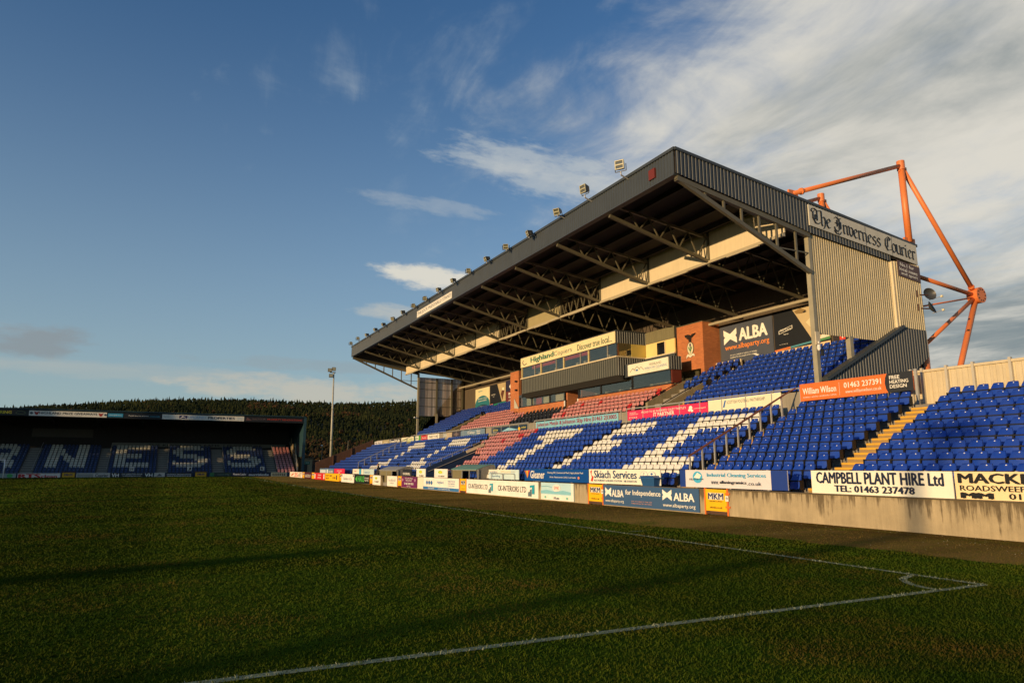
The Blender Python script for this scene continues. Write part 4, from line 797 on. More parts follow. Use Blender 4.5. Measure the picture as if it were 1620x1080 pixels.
top(22.75, 28.0, 'hoarding', 'cream board with slanted navy lettering and a red swirl behind the blue bin', CW, [('p', [(.02, .85), (.05, .95), (.04, .6), (.075, .45), (.06, .12), (.025, .15), (.045, .42)], paint('c8361d')), ('t', 'Skiach Services', .085, .38, .70, .92, paint('18426b'), .03), ('t', 'RESTAURANT & FILLING STATION   NR EVANTON', .085, .14, .70, .28, paint('18426b'), .01), ('e', .80, .70, .045, .2, paint('9fb0c0')), ('e', .80, .70, .04, .17, CW), ('t', 'P', .79, .62, .81, .80, paint('6c86a0')), ('e', .90, .70, .045, .2, paint('9fb0c0')), ('e', .90, .70, .04, .17, CW), ('e', .90, .72, .015, .07, paint('2a5a9a'))])
top(28.05, 34.5, 'hoarding', 'royal blue fuel board with white script lettering', paint('0b4a94', rough=.4), [('p', [(.03, .85), (.065, .85), (.055, .2)], paint('e8b63a')), ('p', [(.065, .85), (.10, .9), (.055, .2)], paint('c8452d')), ('p', [(.0, .85), (.03, .85), (.055, .2)], paint('b5653a')), ('t', 'Gleaner', .11, .22, .35, .85, Kw, .02), ('t', 'Heating Oil | Commercial Fuel | Agricultural Fuel', .40, .60, .93, .78, Kw), ('t', 'Boiler Maintenance | LPG | Lubricants', .44, .26, .83, .42, Kw), ('e', .87, .34, .014, .1, paint('e08a60'))])
top(35.2, 39.2, 'hoarding', 'pale blue board behind a low bent railing', paint('c9dfe0'), [('r', .0, .66, .75, 1, paint('ece8d4')), ('t', 'NAIRN', .04, .5, .3, .85, paint('6f8aa8'), .02), ('t', 'highland spring water', .42, .72, .9, .86, paint('b7a06a')), ('t', 'Sparkling', .12, .15, .4, .42, paint('6f8aa8'))], z0=.95, z1=1.5)
top(46.1, 48.7, 'hoarding', 'square white board with yellow-green mark right of the navy tunnel wall', Kw, [('e', .45, .68, .15, .16, Kgr), ('r', .38, .55, .62, .78, paint('d0d43a')), ('t', 'TO RENT', .3, .2, .8, .36, Kb, .02)], z0=.80, z1=1.5)
top(50.6, 52.7, 'hoarding', 'square white board with yellow-green mark left of the tunnel wall', Kw, [('e', .45, .68, .15, .16, Kgr), ('r', .38, .55, .62, .78, paint('d0d43a')), ('t', 'TO RENT', .3, .2, .8, .36, Kb, .02)], z0=.78, z1=1.5)
top(53.9, 56.2, 'hoarding', 'small black board with white lettering beside the far dugout', Kdk, [('t', 'ROUNDHILL', .06, .35, .85, .62, Kw, .03)], z0=.76, z1=1.45)
top(64.9, 68.6, 'hoarding', 'pale blue board behind the standing person', paint('bfd6d6'), [('t', 'Highland', .1, .4, .6, .65, Kblu)], z0=.72, z1=1.42)
top(68.7, 72.9, 'hoarding', 'cream and blue board left of the standing person', paint('e9e3cf'), [('r', 0, 0, .0 + .2, 1, paint('e9e3cf')), ('t', 'Travel', .1, .6, .35, .8, Kr), ('r', .62, 0, .82, 1, paint('3aa0c8')), ('r', 0.02, .25, .6, .33, Kdg)], z0=.72, z1=1.42)
top(76.5, 81.6, 'hoarding', 'bright pink board on the far upper rail', paint('d8284c'), [('t', 'DISCOVER', .3, .6, .75, .78, Kw), ('t', 'US', .42, .25, .6, .5, Kw, .02)], z0=.68, z1=1.42)
top(81.9, 89.6, 'hoarding', 'pale blue striped board at the far end of the upper rail', paint('5f7f9c'), [('r', .03, .3, .45, .8, paint('c9d3d6')), ('r', .52, .3, .62, .85, paint('dfe3e0')), ('t', 'BUILDERS', .68, .35, .96, .7, Kw, .02)], z0=.68, z1=1.42)
# boards along the gangway wall half-way up the stand
def mid(Y0, Y1, label, mt, items, z0=4.46, z1=5.02, X=25.58): board('banner', label, 'banner', yface(X, Y0, Y1, z0, z1), mt, items, .03, 'banners along the gangway wall of the stand')
f = Face((25.5, 22.12, 4.55), LEFT, UPV, 5.32, .75, (-1, 0, 0))
wo_ = board('banner', 'orange heating banner with a black rounded end above the top row of seats', 'banner', f, paint('e8722e', rough=.45), [('p', [(.80, 1), (.785, .8), (.778, .5), (.785, .2), (.80, 0), (1, 0), (1, 1)], Kdk), ('t', 'William Wilson', .03, .38, .355, .74, Kw, .02), ('t', 'PLUMBING + HEATING + BATHROOMS + SUPPLIES', .03, .16, .355, .24, Kw), ('r', .385, .12, .387, .85, Kw), ('t', '01463 237391', .43, .50, .75, .80, Kw, .02), ('t', 'www.williamwilson.co.uk', .44, .20, .75, .38, Kw), ('t', 'FREE', .82, .68, .90, .86, Kw, .02), ('t', 'HEATING', .82, .44, .965, .62, Kw, .02), ('t', 'DESIGN', .82, .20, .95, .38, Kw, .02)], .03, 'banners along the gangway wall of the stand', posts=[(.02, 3.7), (.5, 3.7)])
M().box(25.54, 25.62, 16.68, 16.78, 3.6, 5.36).build('end_post', GALV, wo_)
mid(23.3, 28.15, 'cream football partnership banner under the gangway rail', paint('ece4c4'), [('t', 'SCOTTISH FOOTBALL PARTNERSHIP', .28, .55, .80, .80, Kdg), ('p', [(.22, .3), (.25, .85), (.27, .85), (.245, .3)], Kblu)], z1=5.08)
mid(28.2, 35.3, 'crimson pink partner banner with white capitals', Kpk, [('t', 'HIGHLAND', .03, .72, .12, .82, Kw), ('t', 'CONNECTION', .03, .52, .15, .66, Kw), ('t', "PROUD TO BE INVERNESS CALEY THISTLE'S", .20, .60, .76, .82, Kw), ('t', 'IT PARTNER', .36, .16, .62, .52, Kw, .02), ('e', .815, .62, .02, .2, Kw), ('e', .80, .4, .015, .12, Kw), ('e', .83, .34, .015, .12, Kw), ('t', 'converged', .85, .42, .98, .60, Kw), ('t', 'C V A A', .03, .15, .14, .34, Kw, .02)], z1=5.02)
mid(36.3, 47.1, 'long pale blue metals and skip hire banner with dark red serif lettering', paint('7fbccd'), [('t', 'Johnston Metals & Johnston Skip Hire 01463 233005', .015, .20, .985, .86, paint('8c1a34'), .03)], z1=5.0)
mid(48.6, 55.2, 'dark blue night landscape banner with yellow marks', paint('16324a'), [('p', [(.3, .2), (.5, .75), (.62, .55), (.8, .25)], paint('8fc0d8')), ('t', 'elite', .04, .4, .2, .75, paint('e0d060')), ('e', .8, .4, .03, .25, Ky), ('t', 'ecker', .86, .4, .98, .75, paint('e0d060')), ('t', 'leisure', .06, .1, .18, .3, Kw)], z1=4.95)
mid(56.6, 62.2, 'grey-blue banner left of the red seats', paint('6c8396'), [('t', 'Caley', .3, .25, .6, .75, Kw), ('t', 'Retail', .68, .55, .82, .8, Kw, .02), ('t', 'Trade', .68, .2, .82, .42, Kw, .02)], z1=5.0)
mid(62.3, 64.4, 'short near-black banner beside the grey-blue banner', paint('3a3640'), [('e', .5, .5, .3, .25, paint('6a5a58'))], z1=5.0)
mid(64.5, 66.9, 'small tan and grey banner in the far half of the stand', paint('b9a88a'), [('r', .0, 0, .4, 1, paint('9fa3a0')), ('t', 'Joiners', .1, .4, .5, .7, Kw)], z1=4.95)
mid(68.0, 71.5, 'white banner with thick dark lettering by the far gable post', paint('ece4d4'), [('t', 'TRACTORS', .1, .3, .9, .75, Kdg, .02)], z1=5.0)
mid(71.6, 73.6, 'small red banner between a white one and a green one', paint('c23a34'), [('t', 'Fuels', .2, .35, .8, .65, Kw)], z1=5.0)
mid(73.7, 76.0, 'small white and green banner at the foot of the far gable post', paint('dfe2d0'), [('r', .0, 0, .18, 1, paint('1d4a44')), ('r', .7, .0, 1, 1, paint('4f9a3a')), ('t', 'SPAR', .25, .3, .65, .65, Kgn)], z1=5.0)
mid(76.2, 80.6, 'wide cream banner with pale green lettering outside the far gable', paint('e4dcbc'), [('t', 'LANDSCAPES', .1, .25, .95, .7, paint('7aa05a'), .02), ('r', 0, 0, 1, .14, paint('7aa05a'))], z1=5.0)
mid(81.0, 85.6, 'black banner with large white curly lettering', paint('1c1f26'), [('t', 'DemiWalk', .05, .2, .95, .85, Kw, .03)], z1=4.95)
mid(85.7, 88.6, 'tan banner between the black one and the last white one', paint('a89a72'), [('t', 'Garage', .2, .3, .8, .65, Kw)], z1=4.95)
mid(88.8, 92.3, 'last white banner at the far corner of the seating', paint('d8d4cc'), [('t', 'MEL MILLS', .08, .3, .9, .75, Kn, .02)], z1=4.9)
# ------------------------------------------------------------------ hanging signs of the main stand
f = yface(XR0 - .10, 47.1, 55.0, 13.98, 14.52)
board('stand_name_sign', 'long white name sign with thin capitals on the roof edge', 'sign', f, paint('ded8ca'), [('t', 'THE JOCK McDONALD STAND', .02, .2, .98, .80, Kdg)], .03)
# newspaper sign in black-letter, set with a broad pen at forty degrees
BL = {
 'T': (1.02, [[(-.08, 1.18), (.02, 1.42), (.28, 1.5), (.62, 1.34), (.95, 1.48)], [(.34, 1.34), (.12, 1.08), (.10, .5), (.36, .04), (.72, .06), (.9, .3)], [(.56, 1.34), (.56, .35)], [(.34, .9), (.34, .4)], [(-.08, 1.18), (.08, 1.1)]]),
 'h': (.62, [[(-.04, 1.5), (.04, 1.42), (.04, .12), (.14, .0)], [(.06, .78), (.28, .98), (.44, .82), (.44, .3), (.36, -.05), (.2, -.28)]]),
 'e': (.56, [[(.26, .98), (.04, .78), (.04, .22), (.22, .0), (.44, .16)], [(.26, .98), (.42, .76), (.08, .48)]]),
 'I': (.92, [[(-.12, 1.24), (.1, 1.48), (.4, 1.36), (.72, 1.5)], [(.48, 1.38), (.5, .3), (.26, .0), (-.06, .14), (-.1, .4)], [(.22, 1.2), (.22, .52)], [(.0, .86), (.44, .8)], [(-.14, .02), (.1, -.24), (.5, -.22), (.66, .1)], [(.62, 1.1), (.64, .4)]]),
 'n': (.66, [[(-.06, .82), (.05, .95), (.05, .14), (.14, .02)], [(.07, .78), (.28, .98), (.44, .84), (.44, .14), (.54, .02)]]),
 'v': (.58, [[(-.06, 1.02), (.06, .92), (.06, .26), (.26, .0)], [(.26, .98), (.46, .84), (.44, .3), (.26, .0)]]),
 'r': (.48, [[(-.06, .82), (.05, .95), (.05, .14), (.15, .02)], [(.07, .78), (.24, .98)], [(.24, .98), (.38, .84)]]),
 's': (.54, [[(.40, .84), (.22, .99), (.04, .80), (.08, .60), (.38, .42), (.38, .20), (.18, .0), (-.02, .14)]]),
 'C': (.92, [[(.80, 1.30), (.48, 1.5), (.12, 1.16), (.08, .48), (.36, .0), (.82, .22)], [(.40, 1.30), (.38, .36)], [(.62, 1.42), (.64, 1.1)]]),
 'o': (.58, [[(.22, .99), (.03, .78), (.03, .22), (.24, .0)], [(.22, .99), (.46, .78), (.46, .22), (.24, .0)]]),
 'u': (.66, [[(-.04, 1.0), (.05, .92), (.05, .18), (.22, .0), (.42, .16)], [(.38, 1.0), (.46, .92), (.46, .14), (.56, .02)]]),
 'i': (.34, [[(-.05, .82), (.06, .95), (.06, .14), (.16, .02)], [(.05, 1.30), (.10, 1.22)]]), ' ': (.42, [])}
def blackletter(txt, face, u0, v0, u1, v1, mt, parent, d):
    ca, sa, w, t = math.cos(R(38)), math.sin(R(38)), .105, .018; polys = []; x = .1
    for ch in txt:
        adv, st = BL[ch]
        for pl in st:
            for a, b in zip(pl[:-1], pl[1:]):
                ax_, ay, bx_, by = a[0] + x, a[1], b[0] + x, b[1]
                polys.append([(ax_ - ca * w, ay - sa * w), (ax_ + ca * w, ay + sa * w), (bx_ + ca * w, by + sa * w), (bx_ - ca * w, by - sa * w)])
                L = math.hypot(bx_ - ax_, by - ay) + 1e-6; nx_, ny_ = -(by - ay) / L * t, (bx_ - ax_) / L * t
                polys.append([(ax_ - nx_, ay - ny_), (bx_ - nx_, by - ny_), (bx_ + nx_, by + ny_), (ax_ + nx_, ay + ny_)])
        x += adv
    m = M()
    for k, q in enumerate(polys): m.add([face.P(u0 + px / x * (u1 - u0), v0 + (py + .3) / 1.85 * (v1 - v0), d + .0004 * (k % 7)) for px, py in q], [(0, 1, 2, 3)])
    m.build('lettering', mt, parent)
sl = Vector((1, 0, -.118)); SX0, SX1 = 26.38, 34.16
f = Face((SX0, G0 - .17, 12.80), sl, UPV, SX1 - SX0, 1.02, (0, -1, 0))
nb = board('newspaper_sign', 'long pale sign with black-letter newspaper title along the gable edge', 'sign', f, paint('d2cdbc', rough=.6, streak=.12), [], .05)
blackletter('The Inverness Courier', f, .015, .04, .985, .92, Kb, nb, .012)
for i in range(1, 4): M().prism([f.P(i * .25 - .0012, 0, .002), f.P(i * .25 + .0012, 0, .002), f.P(i * .25 + .0012, 1, .002), f.P(i * .25 - .0012, 1, .002)], (0, -.006, 0)).build('panel_joint', Kdg, nb)
f = Face((32.46, G0 - .22, 11.12), sl, UPV, 1.72, .80, (0, -1, 0))
board('slogan_sign', 'small brown slogan plate under the newspaper sign', 'sign', f, paint('5b4745'), [('t', 'No.1 for', .1, .68, .72, .90, Kw, .02), ('t', 'local news', .06, .38, .86, .60, Kw, .02), ('t', 'and sport', .12, .08, .86, .32, Kw, .02)], .03)
f = yface(XR0 - .12, 23.0, 23.42, 14.16, 14.62)
board('alarm_box', 'small red-brown box on the roof edge near the front corner', 'box', f, paint('6a2416'), [], .10)
GP = paint('4b505c', rough=.5)
f = yface(32.36, 29.75, 34.15, 8.12, 10.66)
board('billboard', 'large grey party billboard with a cream cross beside the brick tower', 'billboard', f, GP, [saltire(.07, .52, .33, .90, Kw), ('t', 'ALBA', .38, .56, .90, .86, Kw, .05), ('t', 'www.albaparty.org', .09, .33, .93, .50, paint('e8873a'), .02), ('t', 'Join us as a member or support our campaign', .18, .20, .70, .25, Kw), ('t', 'together for the people of this country', .18, .14, .70, .19, Kw), ('p', [(.62, .17), (.70, .10), (.74, .12), (.70, .14)], Kw)], .06)
f = yface(32.36, 25.75, 29.65, 8.22, 10.72)
bb = board('billboard', 'black billboard with slanted photograph next to the grey one', 'billboard', f, paint('14171c'), [
  ('p', [(.36, 1), (1, 1), (1, .15), (.72, .13)], paint('c4b088')), ('p', [(.40, .93), (.52, .97), (.62, .90), (.55, .84), (.44, .86)], paint('8a7248')), ('p', [(.55, .86), (.60, .90), (.63, .86), (.58, .84)], paint('2a2420')), ('p', [(.60, .62), (.72, .74), (.86, .78), (1, .74), (1, .56), (.8, .5), (.68, .48)], paint('d8caa4')), ('p', [(.76, .34), (.84, .5), (1, .56), (1, .30), (.86, .25)], paint('6a3a26')), ('p', [(.80, .36), (.9, .5), (1, .46), (1, .3), (.86, .26)], paint('2a1a14')),
  ('e', .80, .84, .05, .06, paint('7a6a48')), ('e', .90, .88, .05, .05, paint('94825a')), ('e', .72, .80, .03, .04, paint('8a7650')), ('e', .88, .70, .07, .06, paint('efe2bd')), ('p', [(.82, .18), (.88, .30), (.96, .28), (1, .18)], paint('e5ddc8')),
  ('p', [(0, 0), (1, .0), (1, .10), (0, .06)], paint('e8c79a')), ('p', [(0, .06), (.3, .085), (.3, .13), (0, .10)], paint('d8763a')), ('p', [(.3, .085), (.8, .14), (.8, .18), (.3, .13)], paint('4b8a9a')), ('p', [(.8, .12), (1, .14), (1, .20), (.8, .17)], paint('4f8a5a')),
  ('p', [(.10, .46), (.36, .54), (.36, .62), (.10, .54)], Kw), ('p', [(.11, .472), (.35, .548), (.35, .608), (.11, .532)], paint('14171c')), ('t', 'MADE TO MOVE', .13, .515, .33, .57, Kw), ('t', 'THE HUB', .19, .42, .28, .45, Kw), ('t', 'see inverness.org', .10, .20, .26, .22, Kw)], .06)
f = yface(32.36, 22.2, 25.6, 8.32, 10.6)
board('billboard', 'dark billboard with a strip of red social media squares by the gable', 'billboard', f, paint('2f2826'), [('r', .12 + .16 * i, .03, .245 + .16 * i, .20, paint('d8452d')) for i in range(4)] + [('t', c, .16 + .16 * i, .07, .205 + .16 * i, .16, Kw, .02) for i, c in enumerate('ftyo')], .06)
f = yface(32.36, 70.4, 74.3, 8.1, 10.45)
board('billboard', 'cream and teal billboard with round shapes at the far end', 'billboard', f, paint('e0d2a8'), [('s', [[(.5 + .5 * math.cos(a), .22 + .42 * math.sin(a)), (.5 + .5 * math.cos(a + .2), .22 + .42 * math.sin(a + .2)), (.5, .22)] for a in [i * .2 for i in range(16)]], paint('27707c'), {'name': 'round_panel'}), ('r', 0, 0, 1, .22, paint('27707c')), ('s', [[(.5 + .46 * math.cos(a), .0 + .2 * math.sin(a)), (.5 + .46 * math.cos(a + .2), .0 + .2 * math.sin(a + .2)), (.5, .0)] for a in [i * .2 for i in range(16)]], paint('1d3448'), {'name': 'round_panel'}),
    ('t', 'Highland', .2, .82, .5, .9, Kt), ('t', 'Apprentices, Students', .18, .46, .84, .54, Kw), ('t', 'Careers and Skills', .2, .36, .8, .44, Kw), ('t', 'find out', .35, .08, .65, .15, Kw)], .06)
f = yface(32.36, 66.3, 70.3, 8.2, 10.5)
board('billboard', 'black billboard with slanted photograph in the far half of the stand', 'billboard', f, paint('14171c'), [('p', [(.48, 1), (1, 1), (1, .14), (.76, .14)], paint('b8a47c')), ('p', [(.7, .5), (.85, .85), (.92, .6), (.8, .2)], paint('5a3424')), ('e', .85, .72, .06, .08, paint('efe2bd')), ('p', [(0, 0), (1, 0), (1, .13), (0, .06)], paint('1f7a66')), ('p', [(.0, .06), (.2, .075), (.2, .11), (0, .09)], paint('d8763a')), ('t', 'MADE TO MOVE', .12, .5, .36, .56, Kw), ('t', 'THE HUB', .2, .42, .3, .45, Kw)], .06)
f = yface(32.36, 59.9, 66.2, 8.0, 10.6)
board('billboard', 'navy and maroon billboard with white lettering left of the far brick tower', 'billboard', f, paint('2c2a44'), [('r', 0, 0, 1, .55, paint('6a2e2a')), ('p', [(.12, .74), (.2, .92), (.28, .74), (.2, .56)], Kw), ('t', 'Caledonian', .32, .68, .95, .86, Kw, .02), ('t', 'INSURANCE', .1, .40, .7, .50, Kw, .02), ('t', 'find us at the', .1, .28, .7, .36, Kw), ('t', 'club shop inverness', .1, .14, .8, .22, Kw)], .06)
# ------------------------------------------------------------------ brick towers
def crest(par, Y, Z, X, s):
    f = yface(X, Y + s / 2, Y - s / 2, Z, Z + 1.7 * s)
    e = lambda u, v, a, b, mt: ('e', u, v, a, b, mt)
    items = [e(.5, .46, .30, .24, paint('1c1c1c')), e(.5, .46, .27, .215, paint('d9cfae')), ('p', [(.42, .60), (.5, .66), (.58, .60), (.55, .52), (.45, .52)], paint('3a2a55')), ('p', [(.46, .52), (.54, .52), (.56, .46), (.44, .46)], paint('2d6a3a')),
             ('p', [(.49, .46), (.51, .46), (.52, .28), (.48, .28)], paint('2d6a3a')), ('p', [(.5, .32), (.34, .46), (.32, .54), (.40, .48), (.49, .40)], paint('2f7d42')), ('p', [(.5, .32), (.66, .46), (.68, .54), (.60, .48), (.51, .40)], paint('2f7d42')),
             ('p', [(.12, .10), (.3, .18), (.5, .12), (.7, .18), (.9, .14), (.86, .22), (.74, .26), (.5, .21), (.26, .26), (.16, .2)], paint('e2dcc8')), ('p', [(.3, .26), (.7, .26), (.66, .2), (.34, .2)], paint('c9c0a0')),
             ('p', [(.40, .70), (.60, .70), (.62, .80), (.56, .86), (.44, .86), (.38, .80)], paint('241a12')), ('p', [(.50, .84), (.10, .88), (.04, .96), (.30, .98), (.56, .94)], paint('241a12')), ('p', [(.52, .86), (.70, .96), (1.08, .98), (.92, .92), (.62, .82)], paint('241a12')), ('p', [(.36, .84), (.28, .80), (.22, .84), (.34, .90)], paint('3a2a1a'))]
    for it in items: pass
    put(f, [(*it, {'name': 'crest'}) for it in items], par, .03)
def face_flip(m): pass
tw = empty('brick_tower', (31.9, 35.5, 4.5), 'orange brick tower with the club crest beside the grey billboard', 'tower', 'brick towers of the stand')
M().box(31.0, 33.2, 34.3, 36.85, 7.95, 11.0).build('wall', BRICK, tw); M().box(31.0, 33.2, 34.3, 34.62, 4.6, 7.95).build('pier', BRICK, tw); M().box(30.97, 33.22, 34.28, 36.87, 11.0, 11.05).build('coping', STEEL, tw)
crest(tw, 35.5, 8.55, 30.985, 1.08)
M().box(31.2, 31.3, 36.6, 36.85, 5.0, 7.95).build('door_post', STEEL, tw)
M().box(31.05, 31.12, 34.64, 36.6, 7.4, 7.93).build('door_glazing', GLASS, tw)
f = yface(31.9, 35.0, 35.75, 6.95, 7.3); board('exit_sign', 'small green exit sign in the opening under the brick tower', 'sign', f, paint('1e8a55'), [('t', 'EXIT', .35, .25, .9, .75, Kw, .02), ('p', [(.08, .2), (.2, .8), (.26, .6), (.18, .2)], Kw)], .04)
tf = empty('brick_tower', (30.0, 57.4, 4.5), 'narrow brick tower at the far end of the lounge', 'tower', 'brick towers of the stand')
M().box(29.0, 31.6, 56.7, 58.4, 5.2, 10.35).build('wall', BRICK, tf); M().box(28.97, 31.62, 56.68, 58.42, 10.35, 10.4).build('coping', STEEL, tf)
m = M().prism([(28.98, 56.6, 6.85), (28.98, 57.5, 6.95), (28.98, 57.5, 7.85)], (-.05, 0, 0)); m.build('triangular_bracket', paint('b8b2a0'), tf)
for z in (8.5, 9.3): M().box(28.8, 29.0, 56.9, 57.15, z, z + .16).build('wall_lamp', BLACK, tf)
# ------------------------------------------------------------------ press box
pb = empty('press_box', (29.5, 47.4, 7.9), 'dark clad press box with a window band projecting under the roof', 'press box')
PXF, PY0, PY1 = 28.3, 40.1, 54.8
m = M(); corr(m, 0, PY1 - PY0, lambda a: 7.98, lambda a: 9.26, .28, .025, lambda a, d, z: (PXF - d, PY1 - a, z)); m.build('front_cladding', mat('olive_grey_cladding', (.056, .06, .05), .55, streak=.15), pb)
m = M(); corr(m, 0, 2.5, lambda a: 7.98 - .0 * a, lambda a: 9.26, .2, .035, lambda a, d, z: (PXF + a, PY0 - d, z)); corr(m, 0, 2.5, lambda a: 10.28, lambda a: 11.12, .2, .035, lambda a, d, z: (PXF + a, PY0 - d, z)); m.build('side_cladding', CLAD_D, pb)
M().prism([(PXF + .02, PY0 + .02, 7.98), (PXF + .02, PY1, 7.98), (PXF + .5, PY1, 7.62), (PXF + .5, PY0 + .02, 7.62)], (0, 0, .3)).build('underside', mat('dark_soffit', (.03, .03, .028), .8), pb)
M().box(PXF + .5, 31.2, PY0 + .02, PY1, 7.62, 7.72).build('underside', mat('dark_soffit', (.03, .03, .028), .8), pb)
M().box(PXF - .10, 30.85, PY0 - .06, PY1 + .02, 9.27, 9.36).build('window_sill', CREAM, pb)
M().box(PXF + .02, 31.2, PY0 + .02, PY1, 9.2, 9.28).build('floor', DARKIN, pb)
M().box(PXF - .02, 32.3, PY0 - .02, PY1 + .02, 11.14, 11.22).build('roof', CLAD_D, pb)
M().box(PXF + .03, PXF + .10, PY0, PY1, 10.26, 11.14).build('fascia_backing', CLAD_D, pb)
M().box(31.1, 31.2, PY0, PY1, 9.3, 11.1).build('inner_wall', paint('b7ad86'), pb)
M().box(PXF, 31.1, PY1 - .08, PY1, 7.7, 11.1).build('end_wall', CLAD_D, pb)
wy = [54.7, 51.2, 47.45, 43.8, 40.12]
for a, b in zip(wy[:-1], wy[1:]):
    w = M().box(PXF + .03, PXF + .05, b + .05, a - .05, 9.37, 10.26).build('window', GLASS, pb)
    mid_ = b + (a - b) * .32; M().box(PXF + .0, PXF + .07, mid_ - .03, mid_ + .03, 9.37, 10.26).build('glazing_bar', GALV, w)
    M().box(PXF - .02, PXF + .10, a - .07, a + .05, 9.36, 10.26).build('mullion', paint('c9b98a'), pb)
for a, b in ((53.0, 51.3), (51.1, 49.0), (47.4, 45.2), (45.1, 43.9)): M().box(PXF + .12, PXF + .15, b, a, 10.0, 10.27).build('red_blind', paint('c42a1c'), pb)
for y in (52.6, 49.8, 46.4, 45.3, 42.0): M().box(PXF + .7, PXF + .95, y, y + .28, 9.3, 9.75).build('monitor', paint('c8c4b4'), pb)
M().box(PXF + .05, 30.85, PY0 + .0, PY0 + .03, 9.37, 10.27).build('side_window', GLASS, pb); M().box(29.55, 30.82, PY0 - .02, PY0 + .01, 9.37, 10.27).build('side_panel', paint('c4b060'), pb)
cw = empty('upper_corridor', (31.5, 38.4, 8.0), 'cream rendered wall with a dark window between press box and brick tower', 'building')
M().box(30.8, 32.3, 36.86, PY0 - .05, 9.34, 10.30).build('wall', paint('e8cf8a', rough=.7), cw)
m = M(); corr(m, 0, 3.2, lambda a: 10.30, lambda a: 11.15, .2, .03, lambda a, d, z: (30.8 - d, PY0 - .04 - a, z)); m.build('upper_cladding', mat('olive_cladding', (.20, .18, .10), .6, streak=.2), cw)
m = M(); corr(m, 0, 3.2, lambda a: 8.2, lambda a: 9.28, .2, .03, lambda a, d, z: (30.8 - d, PY0 - .04 - a, z)); m.build('lower_cladding', CLAD_D, cw)
M().box(30.74, 32.3, 36.86, PY0 - .04, 9.27, 9.35).build('ledge', CREAM, cw); M().box(30.9, 32.3, 36.86, PY0 - .04, 8.2, 11.1).build('core', CLAD_D, cw)
w = M().box(30.77, 30.79, 37.9, 38.75, 9.38, 10.22).build('window', mat('dark_window_glass', (.01, .01, .012), .08, var=0), cw); M().box(30.75, 30.8, 37.84, 37.9, 9.36, 10.26).build('frame', CREAM, w)
f = yface(PXF - .07, PY0 + .1, PY1 - .02, 10.30, 11.13)
board('copier_sign', 'long cream sign with green lettering above the press box windows', 'sign', f, paint('eedcae', rough=.5), [('t', 'Highland', .13, .12, .40, .82, paint('146a5a'), .04), ('t', 'Copiers', .405, .14, .60, .74, paint('4a6a68')), ('t', 'Discover true local...', .655, .18, .975, .74, paint('1b5f55'), .01),
   ('s', [[(.055 + .032 * math.cos(a), .5 + .30 * math.sin(a)), (.055 + .032 * math.cos(a + .25), .5 + .30 * math.sin(a + .25)), (.055 + .024 * math.cos(a + .25), .5 + .22 * math.sin(a + .25)), (.055 + .024 * math.cos(a), .5 + .22 * math.sin(a))] for a in [2.2 + i * .25 for i in range(14)]], paint('2a4a4a'), {'name': 'logo'})], .06)
# lounge below
lg = empty('lounge', (30.0, 45.7, 4.6), 'hospitality lounge with brick base and long windows below the press box', 'building')
for y0, y1 in ((35.2, 46.5), (48.5, 56.6)):
    M().box(29.0, 29.25, y0, y1, 4.7, 6.90).build('brick_base', BRICK, lg); M().box(28.96, 29.25, y0, y1, 6.90, 6.97).build('window_sill', BLACK, lg)
    M().box(28.97, 29.2, y0, y1, 7.82, 8.0).build('window_head', CLAD_D, lg)
M().box(29.25, 31.5, 48.48, 48.7, 4.7, 8.0).build('cheek_wall', BRICK, lg); M().box(29.25, 31.5, 46.3, 46.5, 4.7, 8.0).build('cheek_wall', BRICK, lg)
M().box(28.96, 29.02, 46.42, 46.54, 6.45, 6.92).build('white_corner', WHITE, lg); M().box(28.96, 29.02, 48.46, 48.58, 6.45, 6.92).build('white_corner', WHITE, lg)
M().box(31.4, 31.5, 35.3, 56.6, 4.7, 8.2).build('inner_wall', paint('8f8a78'), lg); M().box(29.0, 31.5, 46.4, 48.6, 7.7, 7.8).build('lintel', DARKIN, lg)
M().box(31.2, 31.3, 46.5, 48.5, 4.7, 7.8).build('dark_doorway', mat('dark_doorway', (.01, .01, .01), .9), lg)
M().box(29.02, 29.86, 35.22, PY0, 8.0, 8.72).box(29.02, 31.4, PY0, 56.6, 8.0, 8.06).build('flat_roof', CLAD_D, lg)
m = M(); corr(m, 0, 6.0, lambda a: 7.86, lambda a: 8.74, .2, .03, lambda a, d, z: (28.98 - d, 41.2 - a, z)); corr(m, 0, .9, lambda a: 7.86, lambda a: 8.74, .2, .03, lambda a, d, z: (28.98 + a, 35.2 - d, z)); m.build('parapet_cladding', CLAD_D, lg)
for a, b in ((35.3, 39.4), (39.5, 43.3), (43.4, 46.4), (48.6, 51.0), (51.1, 54.2), (54.3, 56.5)):
    w = M().box(29.05, 29.07, a + .03, b - .03, 6.97, 7.82).build('window', GLASS, lg); M().box(29.0, 29.09, b - .03, b + .08, 6.97, 7.82).build('mullion', BLACK, lg)
M().box(29.1, 29.86, 35.2, 35.3, 6.97, 7.82).build('side_window', paint('6a2c1c'), lg); M().box(29.25, 29.86, 35.22, 35.3, 4.7, 6.9).build('side_wall', BRICK, lg)
for y, c in ((52.6, 'b8305a'), (49.2, 'd8d4c0'), (54.4, 'c8c8a8'), (51.6, 'd9d9bd')): M().box(29.3, 29.33, y, y + 1.3, 7.0, 7.7).build('blind', paint(c), lg)
for y in (37.0, 38.6, 41.0, 42.4, 44.2, 45.6): M().box(30.2, 30.5, y, y + .3, 6.9, 7.3).build('chair_back', paint('b0ab9a'), lg)
f = yface(28.9, 35.3, 39.7, 7.88, 8.66)
